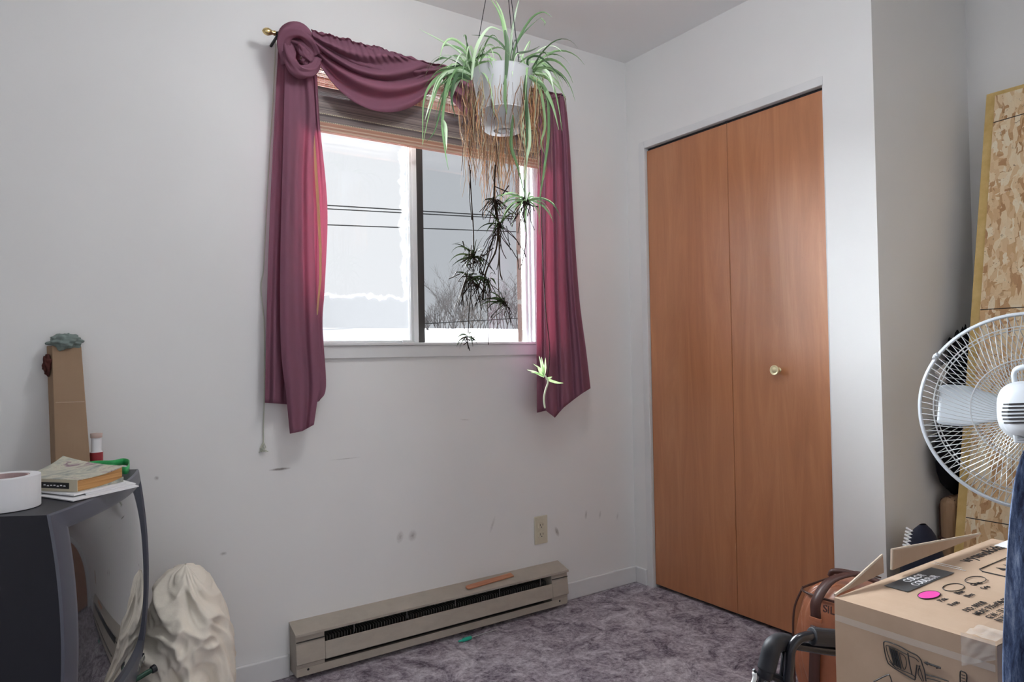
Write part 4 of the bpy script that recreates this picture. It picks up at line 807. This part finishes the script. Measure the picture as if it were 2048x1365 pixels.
def onb(px, py):
    d_ = ray(px, py); p0 = base+nrm*.0112; k = (p0-CP).dot(nrm)/d_.dot(nrm); return CP+d_*k
for a, c_ in (((1973, 249), (2060, 224)), ((1943, 621), (2060, 614)), ((1911, 1032), (2040, 1054))):
    A, B_ = onb(*a), onb(*c_); A.y = min(A.y, YA-.035); MB().tube([A.lerp(B_, k/10) for k in range(11)], .0016, 4).build('marker_line', INK, ob)
# ---------------------------------------------------------------- things in the recess behind the board
sc_ = empty('small_suitcase', (.42, -1.27, 0), 'tan case with dark piping in the recess behind the strand board', 'suitcase')
zs = on(1875, 990, 0, .34).z
MB().box((.315, -1.246, .002), (.50, -1.187, zs)).build('case_body', TANS, sc_, bevel=.03, seg=5)
for xx in (.335, .48): 
    P = [Vector((xx, y, z)) for y, z in [(-1.186, .05), (-1.186, zs-.04), (-1.194, zs-.012), (-1.216, zs), (-1.236, zs-.012), (-1.246, zs-.04), (-1.246, .05)]]; MB().tube(P, .0025, 6).build('piping', STRAP, sc_)
MB().box((.3135, -1.244, zs-.145), (.5, -1.189, zs-.142)).build('seam', STRAP, sc_)
bc = on(1880, 960, 0, .42); bc.y = -1.325; tag(lump('black_bag', (.39, -1.213, zs+.150), (.115, .033, .148), 2, BLACKF, .12, 1.2), 'round black soft bag on the tan case behind the strand board', 'bag')
uz = on(1900, 740, 0, .52); tag(lump('dark_bundle', (.49, -1.212, zs+.44), (.09, .030, .13), 8, BLACKF, .5, 2.0), 'dark crumpled bundle above the round black bag, beside the fan', 'bundle')
q = on(1885, 742, 1, -1.205); P = [on(a, c_, 1, -1.200) for a, c_ in ((1869, 745), (1893, 724), (1905, 740), (1884, 768))]; tag(MB().prism(P, (.0, -.004, 0)).build('paper_sheet', PAPER), 'corner of pale paper sticking out of the dark bundle behind the fan', 'paper')
q = on(1825, 1075, 0, .12)
nb = empty('navy_bag', (.15, -1.25, 0), 'navy cloth bag with white zigzag trim behind the torn box flaps', 'bag')
zt_ = on(1822, 1050, 0, .03).z
def nbf(u, v):
    th = 2*PI*u; z = zt_*v; pr = (1-v**3.2)**.5 if v < 1 else 0
    return Vector((.045+.10*math.cos(th)*max(.15, pr)+.01*v, -1.262+.075*math.sin(th)*max(.10, pr)*(1+.1*noise.noise(Vector((th, z*6, 0)))), z+.002))
MB().grid(nbf, 48, 30).build('bag_body', NAVY, nb, smooth=True)
b = MB(); A, B_ = on(1819, 1060, 0, -.02), on(1808, 1114, 0, -.055); 
for k in range(9):
    p = A.lerp(B_, k/8); b.tube([p+Vector((0, .010, .004)), p+Vector((0, -.008, -.003)), p+Vector((0, .010, -.009))], .0036, 6)
b.build('white_trim', PAPER, nb)
# ---------------------------------------------------------------- fan
FC = at(2066, 822, 1.92); ax = (CP-FC).normalized(); RF = 195*1.92/FPX
fx_ = Vector((0, 0, 1)).cross(ax).normalized(); fy_ = ax.cross(fx_)
fn_ = empty('pedestal_fan', (FC.x, FC.y, 0), 'pale grey pedestal fan seen from behind at the right edge', 'fan')
def fp(r, a, z): return FC+fx_*(r*math.cos(a))+fy_*(r*math.sin(a))+ax*z
def cage(sgn, nm):
    b = MB(); N = 96
    for k in range(N):
        a0 = 2*PI*k/N; pts = []
        for i in range(13):
            t_ = i/12; r = .055+(RF-.055)*t_; z = sgn*(.075*(1-t_**5)+.0) if t_ < 1 else 0
            pts.append(fp(r, a0+sgn*.42*(1-t_)**1.6*1.0, z))
        b.tube(pts, .0011, 4, cap=False)
    for rr in (.055, RF*.52, RF*.86): b.tube([fp(rr, 2*PI*k/72, sgn*.075*(1-((rr-.055)/(RF-.055))**5)+sgn*.001) for k in range(73)], .0017, 5)
    return b.build(nm, WIRE, fn_, kind='stuff')
cage(1, 'rear_grille'); cage(-1, 'front_grille')
MB().lathe([(RF-.003, -.009), (RF+.003, -.009), (RF+.004, 0), (RF+.003, .009), (RF-.003, .009)], FC, 96, ax=ax, closed=True).build('rim', FANW, fn_, smooth=True)
MB().lathe([(RF+.001, -.006), (RF+.006, -.006), (RF+.007, 0), (RF+.006, .006), (RF+.001, .006)], FC, 96, ax=ax, closed=True).build('rim_band', FANW, fn_, smooth=True)
ac = math.radians(146) ; MB().tube([fp(RF+.003, ac-.03, .012), fp(RF+.006, ac, .006), fp(RF+.003, ac+.03, .012)], .006, 8).build('rim_clip', FANW, fn_)
for k in range(3):
    a0 = math.radians(177)+k*2*PI/3
    def bl3(u, v):
        r = .045+(RF*.83-.045)*u; wdt = .030+.045*min(1, u*1.6)*(1 if u < .93 else 1-(u-.93)*2.5); s = (v-.5)*2
        return fp(1, 0, 0)*0+FC+fx_*(r*math.cos(a0)-s*wdt*math.sin(a0)*.8)+fy_*(r*math.sin(a0)+s*wdt*math.cos(a0)*.8)+ax*(.022*s)
    MB().grid(bl3, 20, 8).build('blade', BLADE, fn_, smooth=True, solid=.002)
MB().lathe([(0, -.03), (.04, -.028), (.045, .0), (.045, .03), (0, .03)], FC, 32, ax=ax).build('hub', FANW, fn_, smooth=True)
def mo(u, v, z): return FC+fx_*u+fy_*v+ax*z
b = MB()
def mfn(u, v):
    th = 2*PI*u; ex2 = lambda c, e: math.copysign(abs(c)**e, c); r = [(.0, .062), (.2, .074), (.55, .078), (.8, .070), (.93, .052), (1, .001)]
    k = 0
    while k < 4 and r[k+1][0] < v: k += 1
    rr = r[k][1]+(r[k+1][1]-r[k][1])*(v-r[k][0])/(r[k+1][0]-r[k][0]); return mo(ex2(math.cos(th), .7)*rr, ex2(math.sin(th), .7)*rr*1.0, .076+.14*v)
b.grid(mfn, 60, 30); mt_ = b.build('motor_housing', FANW, fn_, smooth=True)
CYm = Vector((0, 0, 0)); zf = .2165
b = MB()
for side in (-1, 1):
    for k in range(6):
        vv = .016-k*.0095; us = [.012+(.066-abs(k-2.5)*.002-.012)*j/8 for j in range(9)]
        zz = lambda u_: (lambda q_: .076+.14*(1-.07*q_/.052 if q_ < .052 else (.93-.13*(q_-.052)/.018 if q_ < .070 else .8-.25*(q_-.07)/.008)))(min(.0779, (u_**2.6+abs(vv)**2.6)**(1/2.6)))+.0012
        b.grid(lambda u, v: mo(side*us[int(round(u*8))], vv+.0042*v-.004*us[int(round(u*8))]/.06, zz(us[int(round(u*8))])), 8, 1)
b.build('vent_slots', INK, mt_, solid=.002)
b = MB(); b.lathe([(0, .2175), (.005, .2175), (.005, .215)], FC-fy_*.030, 16, ax=ax); b.build('screw_hole', INK, mt_)
b = MB(); b.prism([mo(-.045, -.046, .19), mo(.045, -.046, .19), mo(.042, -.085, .185), mo(-.042, -.085, .185)], -ax*.09); lb = b.build('motor_base', FANW, fn_, bevel=.004)
text('maker_lettering', 'Honeywell Inc', .0085, INK, lb, mo(-.034, -.057, .1905), fx_, fy_, 'LEFT', .0003, .0002)
for k in range(5): MB().prism([mo(-.034, -.062-k*.0036, .1902), mo(.02, -.062-k*.0036, .1902), mo(.02, -.0634-k*.0036, .1900), mo(-.034, -.0634-k*.0036, .1900)], ax*.0004).build('label_line', INKG, lb)
MB().tube(crv([mo(-.035, .062, .10), mo(-.038, .10, .11), mo(-.02, .115, .125), mo(.02, .115, .125), mo(.038, .10, .11), mo(.035, .062, .10)], 5), .007, 8).build('carry_handle', FANW, fn_, smooth=True)
MB().prism([mo(-.028, .045, .175), mo(.028, .045, .175), mo(.028, .068, .16), mo(-.028, .068, .16)], ax*.016).build('oscillation_knob', FANW, fn_, bevel=.004)
pb_ = mo(0, -.08, .12); MB().tube([pb_, Vector((pb_.x, pb_.y, pb_.z-.06)), Vector((pb_.x, pb_.y, .03))], [.018, .014, .014], 16).build('pole', FANW, fn_, smooth=True)
MB().lathe([(0, .035), (.03, .032), (.05, .022), (.145, .012), (.15, 0), (0, 0)], (pb_.x, pb_.y, .0005), 48).build('base', FANW, fn_, smooth=True)
# ---------------------------------------------------------------- jeans over a drying rack
ra, rb_ = Vector((-1.06, -2.03, .90)), Vector((-.62, -2.33, .90))
dk = empty('drying_rack', (-.85, -2.18, 0), 'metal drying rack under the denim at the right edge', 'rack')
MB().tube([ra, rb_], .008, 10).build('rail', DARKM, dk)
pv = (rb_-ra).normalized(); pn_ = Vector((-pv.y, pv.x, 0))
for e_ in (ra+pv*.03, rb_-pv*.03):
    MB().tube([e_, Vector((e_.x, e_.y, .01))+pn_*.0], .007, 8).build('leg', DARKM, dk); MB().tube([Vector((e_.x, e_.y, .01))+pn_*.15, Vector((e_.x, e_.y, .01))-pn_*.15], .007, 8).build('foot', DARKM, dk)
LE = [(2052, 905), (2042, 960), (2034, 1040), (2030, 1120), (2024, 1240), (2014, 1365), (2006, 1500)]
LEc = crv([at(a, c_, 1.0)*1 for a, c_ in LE], 6)
def jf(u, v):
    p = LEc[min(len(LEc)-1, int(round(v*(len(LEc)-1))))]; s = u*.24
    q = p+pv*s; f_ = .016*math.sin(u*26+1.2*math.sin(v*4)+.5)+.007*math.sin(u*61+v*3); return q+pn_*f_*(.4+.6*v)+Vector((0, 0, .012*math.sin(u*PI)*(1-v)))
tag(MB().grid(jf, 110, 36).build('jeans', DENIM, smooth=True, solid=.004), 'faded blue denim jeans hanging in the foreground at the right edge', 'jeans')
